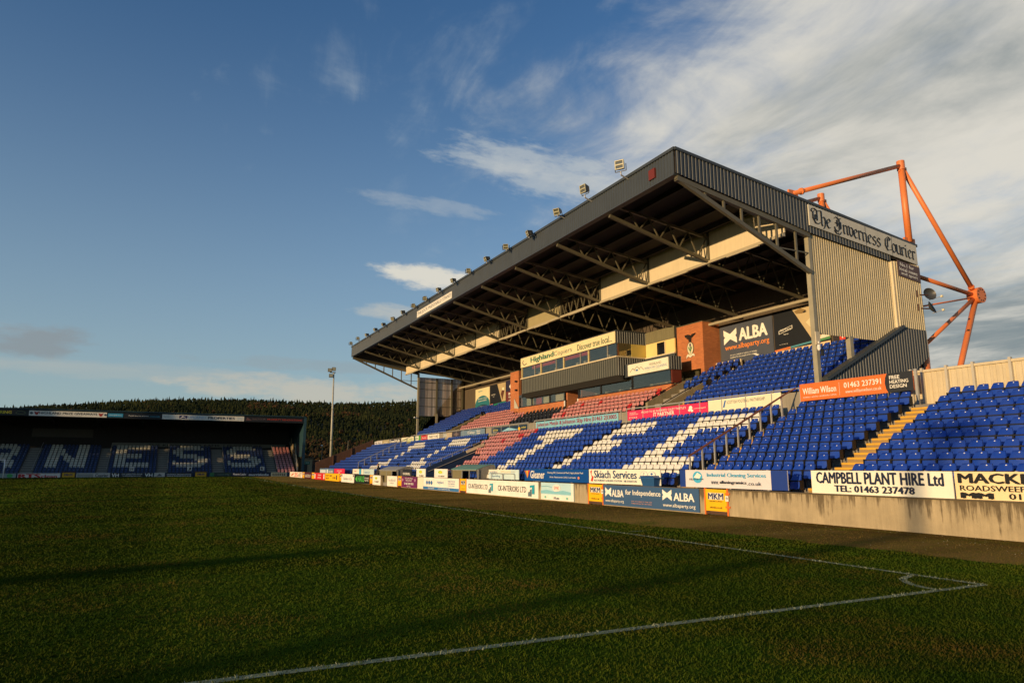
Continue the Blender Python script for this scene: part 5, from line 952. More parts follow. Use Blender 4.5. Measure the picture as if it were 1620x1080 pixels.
board('window_cleaning_sign', 'cream sign with mountain outline above the right end of the lounge', 'sign', f, paint('ece6d0', rough=.5), [('t', 'HIGHLAND', .55, .58, .84, .78, Kdg), ('t', 'WINDOW CLEANING', .43, .28, .97, .50, paint('6f8fb8')), ('t', 'professional window cleaning', .45, .14, .8, .19, paint('a8a49a')),
   ('s', [[(a, b), (a + .012, b), (c + .012, d), (c, d)] for a, b, c, d in ((.05, .3, .13, .62), (.13, .62, .18, .38), (.16, .45, .24, .72), (.24, .72, .31, .40), (.29, .48, .34, .62), (.34, .62, .41, .3))], Kdg), ('r', .21, .32, .27, .46, Kblu)], .05)
f = yface(26.5, 31.9, 32.3, 0, 0)
f = Face((28.7, 32.33, 5.35), GX, UPV, .75, .85, (0, -1, 0)); board('no_smoking_sign', 'white no-smoking sign on the parapet of the upper stairway', 'sign', f, paint('d8d0b8'), [('e', .5, .6, .30, .28, Kr), ('e', .5, .6, .24, .22, Kw), ('p', [(.3, .72), (.36, .8), (.72, .46), (.66, .4)], Kr), ('r', .35, .58, .65, .62, Kb), ('t', 'NO SMOKING', .1, .1, .9, .2, Kb)], .02)
# ------------------------------------------------------------------ orange mast frames on the roof
def tubes(par, segs, name='tube'):
    for p, q, r in segs: M().tube(p, q, r, 14).build(name, ORANGE, par, smooth=True)
for k, Y in enumerate((G0 + .25, G0 + 5.34)):
    r = empty('support_frame', (34.0, Y, 0), ['tall orange steel frame with a round hub behind the near gable', 'second orange steel frame whose peak just shows above the roof'][k], 'steel frame', 'orange roof support frames')
    A, B, Hh, Bs = (34.25, Y, 17.50), (25.9, Y, 14.42), (39.7, Y, 10.95), (34.3, Y, 13.25)
    tubes(r, [(B, A, .11), (A, Bs, .165), (A, Hh, .125), ((34.2, Y, 11.5), Hh, .11), ((34.2, Y, 7.5), Hh, .105), ((34.3, Y, 9.75), (39.5, Y, 10.85), .045), ((33.9, Y, .2), Hh, .15), ((34.35, Y, 0), (34.35, Y, 8.0), .34)])
    M().tube((39.7, Y - .28, 10.95), (39.7, Y + .28, 10.95), .44, 22).build('hub', ORANGE, r)
    m = M()
    for i in range(10): a = i * .628; m.tube((39.7 + .32 * math.cos(a), Y - .30, 10.95 + .32 * math.sin(a)), (39.7 + .32 * math.cos(a), Y - .27, 10.95 + .32 * math.sin(a)), .04, 8)
    m.build('bolt_ring', mat('dark_bolt', (.08, .03, .02), .6), r)
    M().tube((34.25, Y, 17.25), (34.25, Y, 17.75), .20, 14).build('peak_collar', ORANGE, r)
    for p, s in ((B, .3), (Bs, .42), ((34.35, Y, 17.3), .3)): M().box(p[0] - s, p[0] + s, Y - .05, Y + .05, p[2] - s * .6, p[2] + s * .5).build('gusset_plate', ORANGE, r)
    for p, q in ((A, B), (A, Hh), (Hh, (34.2, Y, 7.5))):
        p, q = Vector(p), Vector(q); c = p + (q - p) * .93; d = (q - p).normalized(); M().tube(c - d * .05, c + d * .05, .165, 14).build('flange', ORANGE, r)
# ------------------------------------------------------------------ roof-edge floodlights
FLY = [25.0, 28.1, 30.8, 34.1, 37.1, 40.0, 43.0, 45.9, 48.9, 51.9, 54.8, 57.8, 60.7, 63.8, 66.6, 69.8, 73.4, 76.5]
HOUS, LRIM = mat('lamp_housing', (.04, .042, .04), .5, metal=.3), paint('a8a488', rough=.4)
for k, Y in enumerate(FLY):
    lab = ('floodlight nearest the front corner of the roof' if k == 0 else 'floodlight farthest along the roof edge' if k == len(FLY) - 1 else '%s floodlight along the roof edge from the near corner' % ORD[k + 1])
    r = empty('floodlight', (XR0 - .1, Y, 14.95), ['square cream-rimmed ', 'dark hooded '][k in (4, 6, 9, 10, 12, 16, 17)] + lab, 'floodlight', 'floodlights on the roof edge of the main stand')
    hgt = ([.16, .14, -.14, -.34, -.26, -.28, -.28] + [-.30] * 9 + [-.05, -.10])[k]
    M().tube((XR0 - .05, Y, 14.86), (XR0 - .45, Y + .02, 15.0), .035, 8).tube((XR0 - .45, Y, 15.0), (XR0 - .47, Y, 15.0 + hgt), .03, 8).build('bracket', GALV, r)
    az = [35, 10, 30, -15, 60, 0, 70, 5, 10, 65, 70, -10, 50, 0, 5, 8, 80, 85][k]; tl = [.05, .12, .4, .3, .5, .35, .5, .3, .3, .5, .5, .3, .5, .3, .3, .3, .2, .2][k]
    d = Vector((-math.cos(R(az)), -math.sin(R(az)) * .9, -tl)).normalized(); sd = d.cross(zu).normalized(); uu = sd.cross(d); c = Vector((XR0 - .50, Y, 15.0 + hgt + .30)); s = (.22, .21, .18, .16, .16)[k] if k < 5 else .15
    P = lambda a, b, e: c + sd * a + uu * b + d * e
    m = M(); fr = [P(-s, -s, .08), P(s, -s, .08), P(s, s, .08), P(-s, s, .08)]; bk = [P(-s * .6, -s * .6, -.24), P(s * .6, -s * .6, -.24), P(s * .6, s * .6, -.24), P(-s * .6, s * .6, -.24)]
    m.add(fr + bk, [(4, 5, 6, 7), (0, 4, 7, 3), (1, 2, 6, 5), (3, 7, 6, 2), (0, 1, 5, 4)]); m.build('housing', HOUS, r)
    m = M()
    for a0, b0, a1, b1 in ((-s, -s, s, -s * .8), (-s, s * .8, s, s), (-s, -s * .8, -s * .8, s * .8), (s * .8, -s * .8, s, s * .8), (-s * .8, -.03, s * .8, .03)):
        m.prism([P(a0, b0, .08), P(a1, b0, .08), P(a1, b1, .08), P(a0, b1, .08)], d * .04)
    m.build('rim', LRIM, r)
    M().add([P(-s * .8, -s * .8, .085), P(s * .8, -s * .8, .085), P(s * .8, s * .8, .085), P(-s * .8, s * .8, .085)], [(0, 1, 2, 3)]).build('lens', LENS, r)
    M().tube(P(-s - .05, -s - .06, -.05), P(s + .05, -s - .06, -.05), .02, 6).tube(P(-s - .05, -s - .06, -.05), P(-s - .05, .05, -.05), .02, 6).tube(P(s + .05, -s - .06, -.05), P(s + .05, .05, -.05), .02, 6).build('yoke', HOUS, r)
# ------------------------------------------------------------------ satellite dishes, camera, handrails, fence
for k, (z, sc, dd) in enumerate(((10.2, .33, (-.45, -1, .22)), (9.5, .35, (.35, -1, .45)))):
    r = empty('satellite_dish', (34.1, G0 - .55, z), ['upper of the two dark satellite dishes at the gable edge', 'lower of the two dark satellite dishes at the gable edge'][k], 'satellite dish', 'satellite dishes on the gable')
    c = Vector((34.12, G0 - .55, z)); d = Vector(dd).normalized(); a = d.cross(zu).normalized(); b = a.cross(d); m = M(); vs = []
    for j in range(5):
        q = j / 4; vs += [c + (a * math.cos(t) + b * math.sin(t)) * sc * q + d * (.16 * q * q) for t in [i * math.pi / 9 for i in range(18)]]
    m.add(vs, [(j * 18 + i, j * 18 + (i + 1) % 18, (j + 1) * 18 + (i + 1) % 18, (j + 1) * 18 + i) for j in range(4) for i in range(18)]); m.build('dish', mat('dark_dish', (.045, .048, .05), .4), r, smooth=True)
    M().tube(c - b * sc * .8, (c.x + .38, c.y - .45, z - .11), .015, 6).build('feed_arm', GALV, r); M().box(c.x + .34, c.x + .43, c.y - .50, c.y - .4, z - .16, z - .06).build('receiver', paint('d8d0b0'), r)
    M().tube(c, (33.6, G0 - .45, z - .02), .035, 6).tube((33.45, G0 - .42, z - .15), (33.45, G0 - .42, z + .2), .03, 6).build('mount', BROWN, r)
r = empty('security_camera', (26.2, G0 - .2, 6.9), 'white dome camera hanging on the near gable column', 'security camera')
bm_ = M(); bm_.tube((26.25, G0 - .25, 7.1), (26.25, G0 - .25, 6.95), .06, 12, .09).tube((26.25, G0 - .25, 6.95), (26.25, G0 - .25, 6.82), .09, 12, .04); bm_.build('dome', WHITE, r, smooth=True); M().tube((26.25, G0 - .25, 7.2), (26.5, G0 - .1, 7.3), .04, 8).build('arm', WHITE, r)
M().box(26.36, 26.46, G0 - .34, G0 - .24, 6.6, 6.9).build('small_camera', BLACK, r)
def aisle_rail(Y, name, label, rmat, rows=range(1, 10)):
    r = empty(name, (bx(4), Y, tz(0)), label, 'handrail')
    for i in rows: M().box(bx(i) - .42, bx(i) - .36, Y - .03, Y + .03, tz(i), tz(i) + 1.08).build('post', GALV, r)
    a, b = rows[0], rows[-1]; M().beam((bx(a) - .45, Y, tz(a) + 1.10), (bx(b) - .2, Y, tz(b) + 1.17), .07, .06).build('rail', rmat, r)
    M().tube((bx(b) - .2, Y, tz(b) + 1.17), (25.4, Y, tz(b) + 1.5), .035, 6).build('rail', rmat, r)
    return r
aisle_rail(22.28, 'handrail', 'sloping handrail with thick posts rising beside the near white lettering', RUST)
aisle_rail(75.2, 'handrail', 'sloping grey handrail far along the lower seats', GALV)
r = empty('handrail', (21.5, TUN[1], 1.5), 'sloping double rail along the top of the navy tunnel wall', 'handrail')
M().beam((18.1, TUN[1] + .1, 1.86), (22.9, TUN[1] + .1, 3.76), .05, .04).build('rail', GALV, r); M().beam((18.1, TUN[1] - .05, 1.30), (22.6, TUN[1] - .05, 3.05), .04, .04).build('rail', GALV, r)
for i in range(6): x = 18.3 + i * .9; M().box(x - .02, x + .02, TUN[1] + .08, TUN[1] + .12, 1.5 + (x - 18) * .39, 1.86 + (x - 18.1) * .396).build('post', GALV, r)
r = empty('handrail', (25.6, 50, 4), 'long level rail running above the gangway banners', 'handrail')
for a, b, z in ((22.2, 35.4, 5.16), (36.0, 47.4, 5.12), (48.4, 56.5, 5.06), (56.5, 77.0, 5.1)):
    M().beam((25.6, a, z), (25.6, b, z), .06, .06).build('rail', GALV, r); n = int((b - a) / 1.6)
    for i in range(n + 1): y = a + (b - a) * i / n; M().box(25.57, 25.63, y - .03, y + .03, 4.0, z).build('post', GALV, r)
# cream fence behind the nearest block
fe = empty('fence', (26.3, 8, 4), 'cream ribbed metal fence with posts behind the nearest seats', 'fence')
FEN = mat('cream_fence_sheet', (.62, .52, .34), .55, var=.12, streak=.15)
fp = [17.35, 16.9, 15.95, 14.98, 13.72, 12.45, 11.2, 9.95, 8.7, 7.45, 6.2]
for a, b in zip(fp[:-1], fp[1:]):
    m = M(); corr(m, 0, a - b - .08, lambda q: 3.9, lambda q: 5.28, .21, .022, lambda q, d, z: (26.30 - d, a - .04 - q, z)); m.build('sheet_panel', FEN, fe)
    M().box(26.22, 26.34, b + .04, a - .04, 5.28, 5.37).build('top_rail', FEN, fe)
for y in fp: M().box(26.18, 26.30, y - .045, y + .045, 3.7, 5.44).build('post', mat('pale_fence_post', (.48, .44, .36), .5), fe)
# ------------------------------------------------------------------ dugouts, bin, bench, person, small poles
PERSP = glass_mat('scratched_perspex', (.30, .30, .25), .05)
def dugout(y0, y1, x0, x1, z0, zf, zt, label, roofm):
    r = empty('dugout', ((x0 + x1) / 2, (y0 + y1) / 2, z0), label, 'dugout', 'team dugouts')
    n = 8; prof = []
    for i in range(n + 1):
        t = i / n; prof.append((x0 - .15 + (x1 - x0 + .1) * (1 - math.cos(t * math.pi / 2)) if False else x0 - .15 + (x1 - x0 + .15) * math.sin(t * math.pi / 2), zf + (zt - zf) * min(1, math.sin(min(1, t * 1.6) * math.pi / 2)) - (zt - z0) * .35 * max(0, t - .7) ** 2 * 8))
    m = M()
    for (a, za), (b, zb) in zip(prof[:-1], prof[1:]): m.prism([(a, y0, za), (b, y0, zb), (b, y0, zb - .03), (a, y0, za - .03)], (0, y1 - y0, 0))
    m.build('curved_roof', roofm, r)
    M().add([(x0, y0 + .02, z0)] + [(a, y0 + .02, z - .03) for a, z in prof] + [(x1, y0 + .02, z0)], [tuple(range(n + 3))]).build('side_panel', mat('dugout_side', (.25, .235, .20), .5, streak=.3), r)
    M().add([(x0, y1 - .02, z0)] + [(a, y1 - .02, z - .03) for a, z in prof] + [(x1, y1 - .02, z0)], [tuple(range(n + 3))]).build('side_panel', mat('dugout_side', (.25, .235, .20), .5), r)
    M().box(x1 - .05, x1, y0, y1, z0, zt * .8).build('back_panel', mat('dugout_back', (.10, .09, .06), .7), r)
    M().box(x0 + .6, x1 - .2, y0 + .1, y1 - .1, z0 + .4, z0 + .46).build('bench_seat', Kr, r)
    for y in (y0, y0 + (y1 - y0) * .33, y0 + (y1 - y0) * .62, y1): M().box(x0 - .03, x0 + .03, y - .03, y + .03, z0, zf).build('front_post', GALV, r)
    M().box(x0 - .05, x0 + .02, y0, y1, zf - .09, zf).build('front_beam', GALV, r)
    M().box(x0 - .01, x0 + .01, y0 + (y1 - y0) * .62, y1, z0, zf - .1).build('front_panel', mat('dugout_olive_panel', (.22, .19, .10), .4), r)
    M().box(x0 - .01, x0 + .01, y0 + (y1 - y0) * .33, y0 + (y1 - y0) * .62, z0, zf - .1).build('front_panel', mat('dugout_olive_panel', (.22, .19, .10), .4), r) if y0 > 50 else None
dugout(40.9, 45.2, 18.05, 19.25, .3, 1.50, 1.82, 'near team dugout with a curved pale green roof', mat('pale_green_sheet', (.16, .34, .30), .5, var=.2))
dugout(57.6, 62.9, 18.05, 19.25, .3, 1.36, 1.68, 'far team dugout with a curved grey roof', mat('grey_roof_sheet', (.33, .32, .28), .5, var=.2))
for y in (41.6, 42.2, 42.7): pass
r = empty('bin', (17.98, 23.2, .9), 'blue wheeled bin standing in front of the cream swirl board', 'bin')
m = M(); b0, b1 = .36, .46
m.add([(17.75, 22.85, .82), (17.75, 23.55, .82), (18.1, 23.55, .82), (18.1, 22.85, .82), (17.68, 22.76, 1.20), (17.68, 23.64, 1.20), (18.14, 23.64, 1.20), (18.14, 22.76, 1.20)], [(0, 1, 2, 3), (4, 7, 6, 5), (0, 4, 5, 1), (1, 5, 6, 2), (2, 6, 7, 3), (3, 7, 4, 0)])
BB = mat('blue_bin_plastic', (.025, .10, .26), .4, var=.2); m.build('body', BB, r)
M().box(17.63, 18.16, 22.71, 23.69, 1.20, 1.25).prism([(17.63, 22.72, 1.25), (18.16, 22.78, 1.25), (18.1, 22.85, 1.33), (17.7, 22.85, 1.31)], (0, .86, 0)).build('lid', BB, r)
M().tube((17.66, 22.7, 1.22), (17.66, 23.7, 1.22), .02, 6).build('handle', BB, r)
r = empty('low_railing', (17.93, 37.2, .9), 'low bent pipe railing in front of the pale blue board', 'railing')
for a, b in ((35.6, 37.1), (37.15, 38.7)):
    M().tube((17.93, a, .86), (17.93, a, 1.2), .02, 6).tube((17.93, a, 1.2), (17.93, a + .12, 1.28), .02, 6).tube((17.93, a + .12, 1.28), (17.93, b - .12, 1.28), .02, 6).tube((17.93, b - .12, 1.28), (17.93, b, 1.2), .02, 6).tube((17.93, b, 1.2), (17.93, b, .86), .02, 6).build('hoop', GALV, r)
# person in dark clothes behind the wall, one continuous skinned body
def person(loc):
    r = empty('person', loc, 'person in dark clothes standing behind the pitch wall left of the far dugout', 'person')
    J = [(0, 0, .92), (0, 0, 1.12), (0, 0, 1.36), (0, 0, 1.50), (-.01, 0, 1.62), (-.02, 0, 1.73), (0, .20, 1.40), (.02, .26, 1.14), (-.10, .22, .92), (0, -.20, 1.40), (.02, -.26, 1.14), (-.10, -.22, .92),
         (0, .10, .88), (-.02, .11, .48), (0, .11, .07), (-.14, .12, .03), (0, -.10, .88), (.01, -.11, .48), (.03, -.11, .07), (-.11, -.12, .03)]
    E_ = [(0, 1), (1, 2), (2, 3), (3, 4), (4, 5), (2, 6), (6, 7), (7, 8), (2, 9), (9, 10), (10, 11), (0, 12), (12, 13), (13, 14), (14, 15), (0, 16), (16, 17), (17, 18), (18, 19)]
    rad = [.19, .20, .21, .07, .09, .08, .10, .07, .045, .10, .07, .045, .13, .09, .06, .05, .13, .09, .06, .05]
    me = bpy.data.meshes.new('body'); me.from_pydata(J, E_, []); me.materials.append(paint('16181c', rough=.8)); me.materials.append(paint('b5856a', rough=.6))
    o = bpy.data.objects.new('body', me); COL.objects.link(o); o.parent = r
    md = o.modifiers.new('skin', 'SKIN'); o.modifiers.new('sub', 'SUBSURF').levels = 1
    if not me.skin_vertices: me.attributes.new('skin', 'FLOAT', 'POINT') if False else None
    for v, q in zip(me.skin_vertices[0].data, rad): v.radius = (q, q)
    me.skin_vertices[0].data[0].use_root = True
    hd = M(); n = 12; vs = []
    for j in range(7):
        t = math.pi * j / 6; vs += [(-.03 + .092 * math.sin(t) * math.cos(a), .075 * math.sin(t) * math.sin(a), 1.67 + .125 * math.cos(t)) for a in [2 * math.pi * i / n for i in range(n)]]
    hd.add([(loc[0] + a, loc[1] + b, loc[2] + c) for a, b, c in vs], [(j * n + i, (j + 1) * n + i, (j + 1) * n + (i + 1) % n, j * n + (i + 1) % n) for j in range(6) for i in range(n)]); hd.add([(loc[0] + a, loc[1] + b, loc[2] + c) for a, b, c in ((-.12, -.012, 1.655), (-.12, .012, 1.655), (-.145, 0, 1.64), (-.12, 0, 1.69))], [(0, 2, 3), (3, 2, 1), (0, 1, 2)])
    hd.build('head', paint('b5856a', rough=.6), r, smooth=True)
    M().add([(loc[0] + .005 + 1.1 * (a + .02) , loc[1] + 1.12 * b, loc[2] + 1.69 + 1.08 * (c - 1.67)) for a, b, c in vs[:3 * n]], [(j * n + i, (j + 1) * n + i, (j + 1) * n + (i + 1) % n, j * n + (i + 1) % n) for j in range(2) for i in range(n)]).build('hair', paint('2a1c14'), r, smooth=True)
    for s in (-1, 1):      # hands: palm, four fingers and a thumb, resting on the rail
        m = M(); bx_, by, bz = loc[0] - .11, loc[1] + s * .22, loc[2] + .90; m.box(bx_ - .08, bx_, by - .035, by + .035, bz - .012, bz + .012)
        for q in range(4): m.tube((bx_ - .07, by - .03 + q * .02, bz), (bx_ - .12 - .01 * (q in (1, 2)), by - .03 + q * .02, bz - .02), .009, 5, .007)
        m.tube((bx_ - .02, by - s * .03, bz), (bx_ - .06, by - s * .065, bz - .01), .010, 5, .008); m.build('hand', paint('b5856a'), r)
person((18.16, 64.0, .12))
# ------------------------------------------------------------------ far stand behind the goal
FY = 117.0
fs = empty('far_stand', (-5, 123, .1), 'low covered stand behind the far goal with dark roof and lettered seats', 'grandstand')
def ftz(i): return .45 + .333 * i
def fy(i): return 118.2 + .667 * i
m = M()
for i in range(13): m.box(-45, 19.9, fy(i) - .45, fy(i) - .45 + .667, .1, ftz(i))
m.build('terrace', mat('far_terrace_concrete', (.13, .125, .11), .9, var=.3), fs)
M().box(-45, 20.6, 127.0, 130.2, .1, 4.6).build('rear_gangway', DARKIN, fs)
TEAL = mat('dark_teal_steel', (.015, .05, .065), .5)
M().box(-46, 20.75, FY - .15, FY + .05, 8.55, 9.42).build('fascia', mat('near_black_fascia', (.012, .016, .02), .6), fs)
M().box(-46, 20.85, FY - .30, 131.5, 9.44, 9.62).build('roof', TEAL, fs); M().box(-46, 20.8, FY - .3, FY + .1, 9.42, 9.52).build('gutter', TEAL, fs)
M().box(-46, 20.7, 131.0, 131.2, .1, 9.4).build('back_wall', mat('dark_back_wall', (.035, .03, .026), .8, var=.3), fs)
M().box(20.55, 20.95, FY - .25, FY + .15, .1, 9.45).build('corner_post', TEAL, fs); M().box(20.6, 20.75, FY, 131, 3.2, 9.44).build('side_cladding', TEAL, fs)
for y0, z0, z1 in ((118.5, 1.0, 2.6), (120.5, 2.0, 3.6), (122.5, 3.0, 4.6), (124.5, 4.0, 5.6)): M().prism([(20.2, y0, .1), (20.2, y0 + 1.9, .1), (20.2, y0 + 1.9, z1 + .9), (20.2, y0, z0 + .8)], (.1, 0, 0)).build('side_board', paint('9c8a6a'), fs)
M().beam((20.1, 117.6, 1.2), (20.1, 127, 5.8), .08, .08).build('side_rail', GALV, fs); M().beam((20.1, 117.6, .2), (20.1, 121, 5.2), .08, .08).build('side_rail', GALV, fs)
for k in range(12): x = -44 + 5.9 * k; M().beam((x, FY + .1, 8.6), (x, 130.9, 7.9), .2, .25).build('roof_beam', DARKIN, fs)
for a, b in ((-17.2, -15.7), (-8.0, -6.7), (-.2, 1.2), (7.5, 9.1), (15.5, 16.9)): 
    for i in range(12): M().box(a, b, fy(i) - .5, fy(i) - .1, ftz(i), ftz(i) + .17).build('stair_step', mat('far_step_concrete', (.22, .21, .18), .9), fs)
    M().tube((b, fy(0) - .6, 1.3), (b, fy(11), 5.2), .03, 6).build('aisle_rail', GALV, fs)
# seats with letters, drawn as a dot grid: (block x range, 12 rows from the top)
LET = {'N': ['WWW....WWW', 'WWW....WWW', 'WWWW...WWW', 'WWWW...WWW', 'WWWWW..WWW', 'WWW.WW.WWW', 'WWW.WWWWWW', 'WWW..WWWWW', 'WWW...WWWW', 'WWW...WWWW'],
       'E': ['WWWWWWWWWW', 'WWWWWWWWWW', 'WWW.......', 'WWW.......', 'WWWWWWWW..', 'WWWWWWWW..', 'WWW.......', 'WWW.......', 'WWWWWWWWWW', 'WWWWWWWWWW'],
       'S': ['..WWWWWWW..', '.WWWWWWWWW.', 'WWW........', 'WWW........', '.WWWWWWW...', '..WWWWWWWW.', '.......WWWW', 'W.......WWW', 'WWWWWWWWWW.', '.WWWWWWWW..'],
       'R': ['WWWWWWWW..', 'WWWWWWWWW.', 'WWW....WWW', 'WWW....WWW', 'WWWWWWWWW.', 'WWWWWWWW..', 'WWW..WWW..', 'WWW...WWW.', 'WWW....WWW', 'WWW....WWW']}
FS = []
for (a, b, ch, la, lb) in ((-24.5, -17.3, 'R', -22.8, -18.1), (-15.6, -8.1, 'N', -14.7, -9.8), (-6.6, -.3, 'E', -6.1, -1.2), (1.3, 7.4, 'S', 1.8, 6.8), (9.2, 15.4, 'S', 9.7, 14.7), (17.0, 19.8, 'q', 0, 0)):
    n = int((b - a) / .5)
    for i in range(12):
        for k in range(n):
            x = a + (b - a) * (k + .5) / n; c = 'b'
            if ch == 'q': c = 'r'
            else:
                g = LET[ch]; rr = 11 - i - 0
                if rr < len(g) and la <= x <= lb and g[rr][min(len(g[rr]) - 1, int((x - la) / (lb - la) * len(g[rr])))] == 'W': c = 'w'
            FS.append((x, fy(i) + .1, ftz(i), c))
bulk('far_stand_seats', FS, 'rows of blue seats toned for shade with white lettering in the far stand', flip=True)
def ffascia(x0, x1, label, mt, items): board('roof_banner', label, 'banner', Face((x0, FY - .2, 8.62), GX, UPV, x1 - x0, .72, (0, -1, 0)), mt, items, .04, 'banners on the roof edge of the far stand')
ffascia(-22.5, -16.75, 'black roof banner cut by the left edge with yellow letters', paint('0d100e'), [('t', 'FLOORING', .18, .25, .66, .8, paint('c8b820'), .03), ('e', .84, .5, .10, .3, paint('6a7040')), ('e', .84, .5, .09, .24, paint('0d100e'))])
ffascia(-16.7, -7.3, 'white roof banner with two red cow heads and black capitals', paint('d8d4c6'), [('t', 'HIGHLAND PRIZE GIVEAWAYS', .13, .36, .87, .80, Kb, .03), ('t', 'www.highlandprizegiveaways.co.uk', .35, .14, .67, .24, Kb), ('p', [(.06, .85), (.095, .7), (.13, .85), (.11, .25), (.095, .15), (.08, .25)], paint('a02a1a')), ('p', [(.885, .85), (.92, .7), (.955, .85), (.935, .25), (.92, .15), (.905, .25)], paint('a02a1a')), ('e', .03, .5, .02, .25, Kdg), ('e', .98, .5, .015, .22, Kdg)])
ffascia(-7.2, -5.2, 'short light blue rounded banner on the far roof edge', paint('0b3038'), [('r', .02, .2, .98, .85, paint('2a8ab0')), ('t', 'orionplc.com', .1, .4, .9, .62, Kw)])
ffascia(-5.1, -.15, 'black roof banner with small white slogan', paint('0b0f12'), [('t', 'People are our business', .12, .35, .65, .62, Kw), ('t', 'consult', .68, .35, .95, .62, Kt)])
ffascia(-.1, 11.4, 'white property banner with rounded left end on the far roof edge', paint('d2cfc2'), [('t', 'Homes', .02, .4, .08, .6, Kdg), ('r', .20, .2, .295, .85, paint('2a2a5a')), ('p', [(.21, .25), (.24, .75), (.29, .3), (.25, .5)], Kw), ('t', 'UPLAND', .30, .25, .52, .78, paint('9ab0c8'), .01), ('t', 'PROPERTIES', .55, .25, .88, .78, paint('3a3a42'), .03), ('t', '01463', .91, .55, .98, .75, paint('7ab0c8')), ('t', '200 200', .91, .2, .98, .4, paint('7ab0c8'))])
ffascia(11.5, 20.4, 'black roof banner with grey and red capitals at the right end', paint('100c0c'), [('p', [(.02, .2), (.04, .85), (.12, .2)], paint('5a3a34')), ('t', 'BALFOUR', .13, .35, .35, .7, paint('5a4a48'), .02), ('t', 'PROPERTY RENOVATIONS', .38, .35, .98, .7, paint('a03a24'), .02)])
board('enclosure_sign', 'long pale sign with spaced capitals on the back wall of the far stand', 'sign', Face((-7.0, 130.9, 4.85), GX, UPV, 27, .62, (0, -1, 0)), paint('77776c'), [('t', 'THE KEVIN BISSET FAMILY ENCLOSURE', .19, .2, .85, .75, paint('2a2a26'), .02)], .05)
board('back_wall_panel', 'faint grey panel high on the back wall of the far stand', 'panel', Face((-18, 130.9, 6.2), GX, UPV, 8.2, 1.3, (0, -1, 0)), paint('4a463a'), [], .05)
def fh_(x0, x1, label, mt, items, z0=.12, z1=.74): board('hoarding', label, 'advertising board', Face((x0, 115.9, z0), GX, UPV, x1 - x0, z1 - z0, (0, -1, 0)), mt, items, .04, HG, posts=None)
fh_(-24.0, -17.2, 'pale green board behind the goal post at the left edge', paint('8a9890'), [('e', .9, .5, .05, .4, paint('3a9a4a'))])
fh_(-17.0, -12.1, 'white board with large red lettering beyond the goal', paint('cfc8bc'), [('t', 'RTS', .03, -.02, .52, .85, paint('b01818'), .06), ('t', 'clean', .55, .0, .92, .62, paint('b01818'), .04)])
fh_(-10.2, -6.1, 'white board with black newspaper lettering beyond the goal line', paint('b8b4a8'), [('t', 'Courier', .56, .15, .95, .8, Kb, .03), ('r', .03, .1, .5, .8, paint('8a8a80'))])
fh_(-6.0, -4.9, 'small black board with white VH lettering', Kdk, [('t', 'VH', .1, .1, .9, .9, Kw, .02)])
fh_(-4.8, -1.9, 'black board with two white text lines beyond the goal line', Kdk, [('t', 'CITY DEMOLITION GROUP', .05, .55, .95, .85, Kw), ('t', 'scaffolding services', .1, .15, .9, .4, Kw)])
fh_(-1.8, -.6, 'second small black board with white VH lettering', Kdk, [('t', 'VH', .1, .1, .9, .9, Kw, .02)])
fh_(-.5, .9, 'small pale grey board between two black ones', paint('b8b4a8'), [('p', [(.2, .2), (.5, .8), (.8, .3)], Kdg)])
fh_(1.0, 4.6, 'black board with a white web address', Kdk, [('t', 'INVERNESS TRADES CENTRE', .05, .5, .95, .75, Kw), ('t', 'www.ladysavers.org', .05, .12, .95, .38, Kw, .02)])
fh_(7.0, 10.0, 'dark green board with thin lettering beyond the goal line', paint('1e3428'), [('r', .0, 0, .2, 1, paint('2a6a3c')), ('t', 'evergreen energy', .35, .35, .9, .6, paint('8a9a8a'))])
fh_(10.1, 12.3, 'navy board with two white words one above the other', paint('141c34'), [('t', 'Morris Leslie', .08, .35, .92, .8, Kw, .02)])
fh_(12.4, 15.6, 'navy board with one long white word', paint('141c34'), [('t', 'morrisleslie', .05, .2, .95, .75, Kw, .02)])
fh_(15.8, 18.2, 'sunlit cream board with dark bars at the far corner', paint('e0c898'), [('r', .1 + .12 * i, .2, .16 + .12 * i, .8, paint('6a4a34')) for i in range(7)])
for k, x in enumerate((-11.9, 5.0)):
    g = empty('gate', (x + .8, 115.95, .1), ['yellow gate beside the red-lettered board beyond the goal', 'yellow gate near the middle of the far hoardings'][k], 'gate', 'yellow gates before the far stand')
    m = M().box(x, x + 1.5, 115.9, 115.98, .1, .78).build('gate_panel', paint('c8960a'), g); put(Face((x, 115.9, .1), GX, UPV, 1.5, .68, (0, -1, 0)), [('t', 'MKM', .2, .4, .8, .8, Kn, .03)], m, .02)
    M().box(x - .1, x + 1.6, 115.98, 116.05, .1, .95).build('gate_frame', BROWN, g)
for k, (x, ch) in enumerate(((-3.8, 'H'), (3.9, 'J'), (14.4, 'K'))):
    board('block_sign', 'small white sign with the letter %s in the far stand' % ch, 'sign', Face((x, 117.9, 1.0), GX, UPV, .62, .62, (0, -1, 0)), paint('c8c4b8'), [('t', ch, .25, .15, .75, .85, Kb, .04)], .03, 'block letter signs of the far stand')
M().box(-24.2, 19.5, 116.3, 116.45, .1, .72).build('perimeter_wall', mat('far_wall_blue', (.02, .05, .10), .8), None, label='low dark blue wall behind the far hoardings', cat='wall')
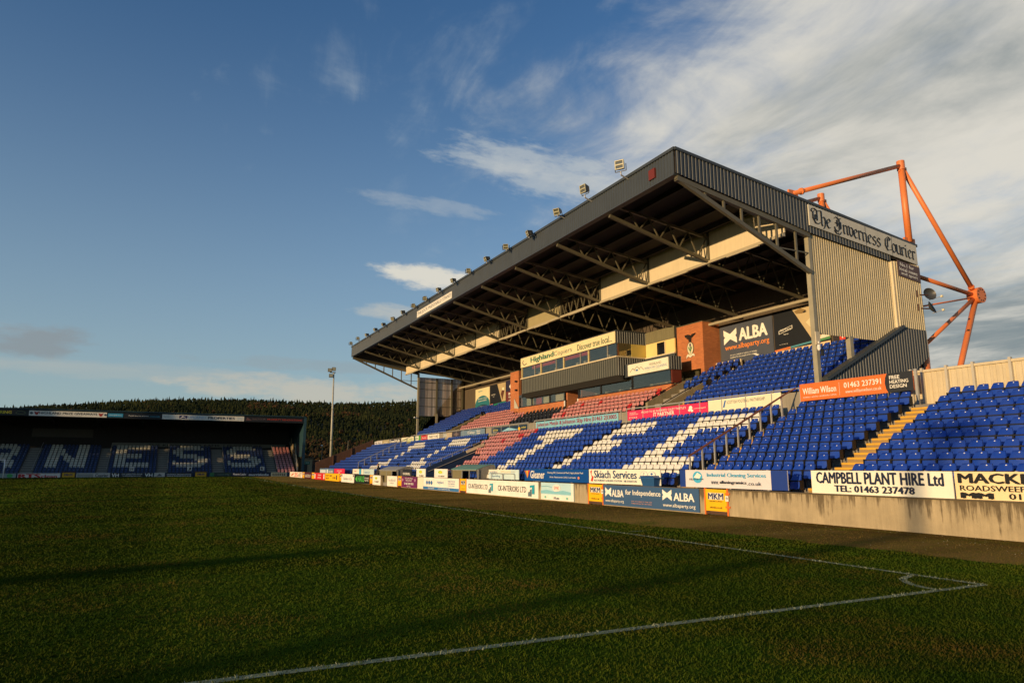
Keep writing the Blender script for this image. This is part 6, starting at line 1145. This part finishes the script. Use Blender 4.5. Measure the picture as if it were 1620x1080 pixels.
# goal
gl = empty('goal', (-21.5, FGY, .15), 'white football goal cut off by the left edge of the frame', 'goal')
for x in (-17.9, -25.2): M().tube((x, FGY, .15), (x, FGY, 2.50), .06, 10).build('post', WHITE, gl, smooth=True)
M().tube((-25.2, FGY, 2.50), (-17.84, FGY, 2.50), .06, 10).build('crossbar', WHITE, gl, smooth=True)
m = M()
for i in range(25): x = -25.2 + 7.3 * i / 24; m.tube((x, FGY, 2.48), (x, FGY + 1.9, .2), .006, 3, caps=False)
for j in range(9): m.tube((-25.2, FGY + 1.9 * j / 8, 2.48 - 2.28 * j / 8), (-17.9, FGY + 1.9 * j / 8, 2.48 - 2.28 * j / 8), .006, 3, caps=False)
m.build('net', paint('a8a8a0'), gl)
# ------------------------------------------------------------------ things round the far corner
fm = empty('floodlight_mast', (23.3, 108, 0), 'tall slim floodlight mast standing beyond the far end of the stand', 'floodlight mast')
M().tube((23.25, 108, 0), (23.12, 108, 16.0), .21, 14, .10).build('pole', mat('pale_mast_steel', (.42, .40, .32), .5, var=.2), fm, smooth=True)
for z in (5.5, 10.2): M().tube((23.21, 108, z), (23.21, 108, z + .12), .20, 14).build('joint_ring', STEEL, fm)
M().box(22.5, 23.4, 107.9, 108.1, 15.9, 16.0).build('head_frame', STEEL, fm)
for dx_, z in ((-.55, 16.25), (.05, 16.45), (-.35, 15.4)):
    m = M().box(23.0 + dx_ - .28, 23.0 + dx_ + .28, 107.6, 107.95, z - .26, z + .26); m.box(23.0 + dx_ - .23, 23.0 + dx_ + .23, 107.59, 107.6, z - .2, z + .2, 1); m.build('lamp', [STEEL, LRIM], fm)
for k, (x, y, z, lb) in enumerate(((23.9, 118, 5.0, 'short lamp post with a white head left of the tall mast'), (27.2, 114, 5.8, 'thin bare pole standing right of the tall mast'))):
    r = empty('lamp_post', (x, y, 0), lb, 'lamp post'); M().tube((x, y, 0), (x, y, z), .08, 8, .05).build('pole', STEEL, r)
    if k == 0: M().box(x - .25, x + .05, y - .12, y + .12, z, z + .14).build('lamp_head', WHITE, r)
r = empty('wall_camera', (26.3, G1 - .3, 7.3), 'small white camera on the far gable column', 'security camera'); M().tube((26.35, G1 - .3, 7.2), (26.0, G1 - .4, 7.25), .08, 8).build('body', WHITE, r); M().tube((26.35, G1 - .25, 7.2), (26.5, G1 - .2, 7.2), .03, 6).build('arm', GALV, r)
for k, (x0, x1, y, z, mt, lb) in enumerate(((21.2, 23.0, 121, 2.9, OLV, 'low rendered kiosk beside the far stand with a green sign'), (23.4, 27.5, 124, 2.6, BROWN, 'low dark shed between the far stand and the main stand'))):
    r = empty('shed', ((x0 + x1) / 2, y + 1.5, 0), lb, 'shed'); M().box(x0, x1, y, y + 3, 0, z).build('wall', mt, r); M().box(x0 - .15, x1 + .15, y - .2, y + 3.2, z, z + .12).build('roof', STEEL, r); M().box(x0 + .3, x0 + 1.0, y - .03, y, 0, 2.0).build('door', IRON, r)
    if k == 0: put(Face((x0 + .6, y - .05, 2.0), GX, UPV, .8, .5, (0, -1, 0)), [('r', 0, 0, 1, 1, paint('1c6a58')), ('t', 'EXIT', .2, .3, .8, .7, Kw)], r, .02)
M().box(20.0, 20.5, 99.8, 100.3, 0, 2.5).build('gate_pillar', mat('buff_pillar', (.42, .36, .24), .8), None, label='buff concrete pillar at the far corner of the seating', cat='pillar')
M().box(24.6, 26.4, 112, 113, 2.5, 3.1).build('van_roof', WHITE, None, label='white box-shaped top showing above the brown end wall', cat='box')

# ------------------------------------------------------------------ unseen west side: pines and a mast added here to cast long shadows
def leafy(x, y, h, r, lab):
    t = empty('added_shade_pine', (x, y, 0), lab, 'tree', 'unseen pines added for their shadows'); M().tube((x, y, 0), (x, y, h * .7), .22, 8, .08).build('trunk', BROWN, t)
    m = M()
    for i in range(2600 if h > 12 else 330):
        v = random.random() ** .7; a = random.random() * 6.283; q = r * (1.05 - v) * (random.random() ** .45); c = Vector((x + q * math.cos(a), y + q * math.sin(a), h * (.14 + .86 * v)))
        d1 = Vector((random.gauss(0, 1), random.gauss(0, 1), random.gauss(0, .5))).normalized() * .36; d2 = d1.orthogonal().normalized() * .26
        m.add([c - d1 - d2, c + d1 - d2, c + d1 + d2, c - d1 + d2], [(0, 1, 2, 3)])
    m.build('crown', CONIF, t)
TR = [(-75, 20, 9.8, 1.5), (-74, -8.2, 9.4, 1.1), (-77, 44, 9.6, 2.4)] + [(-64 - 5 * (i % 2), 91.5 + 3.2 * i, 15.5 + (i * 7 % 4), 3.9) for i in range(10)]
for k, (x, y, h, r) in enumerate(TR): leafy(x, y, h, r, '%s added shade pine counted from the near end, left of the frame' % ORD[k + 1])
wm = empty('floodlight_mast', (-62, -11.6, 0), 'added floodlight mast left of the frame, placed for its shadow', 'floodlight mast')  # unseen mast, added for its shadow on the near seats and boards
M().tube((-62, -11.6, 0), (-62, -11.6, 13.5), .26, 14, .16).build('pole', STEEL, wm)
for i in range(4): M().box(-62.2, -61.9, -12.5 + .5 * i, -12.1 + .5 * i, 12.6 + .3 * (i % 2), 13.2 + .3 * (i % 2)).build('lamp', STEEL, wm)
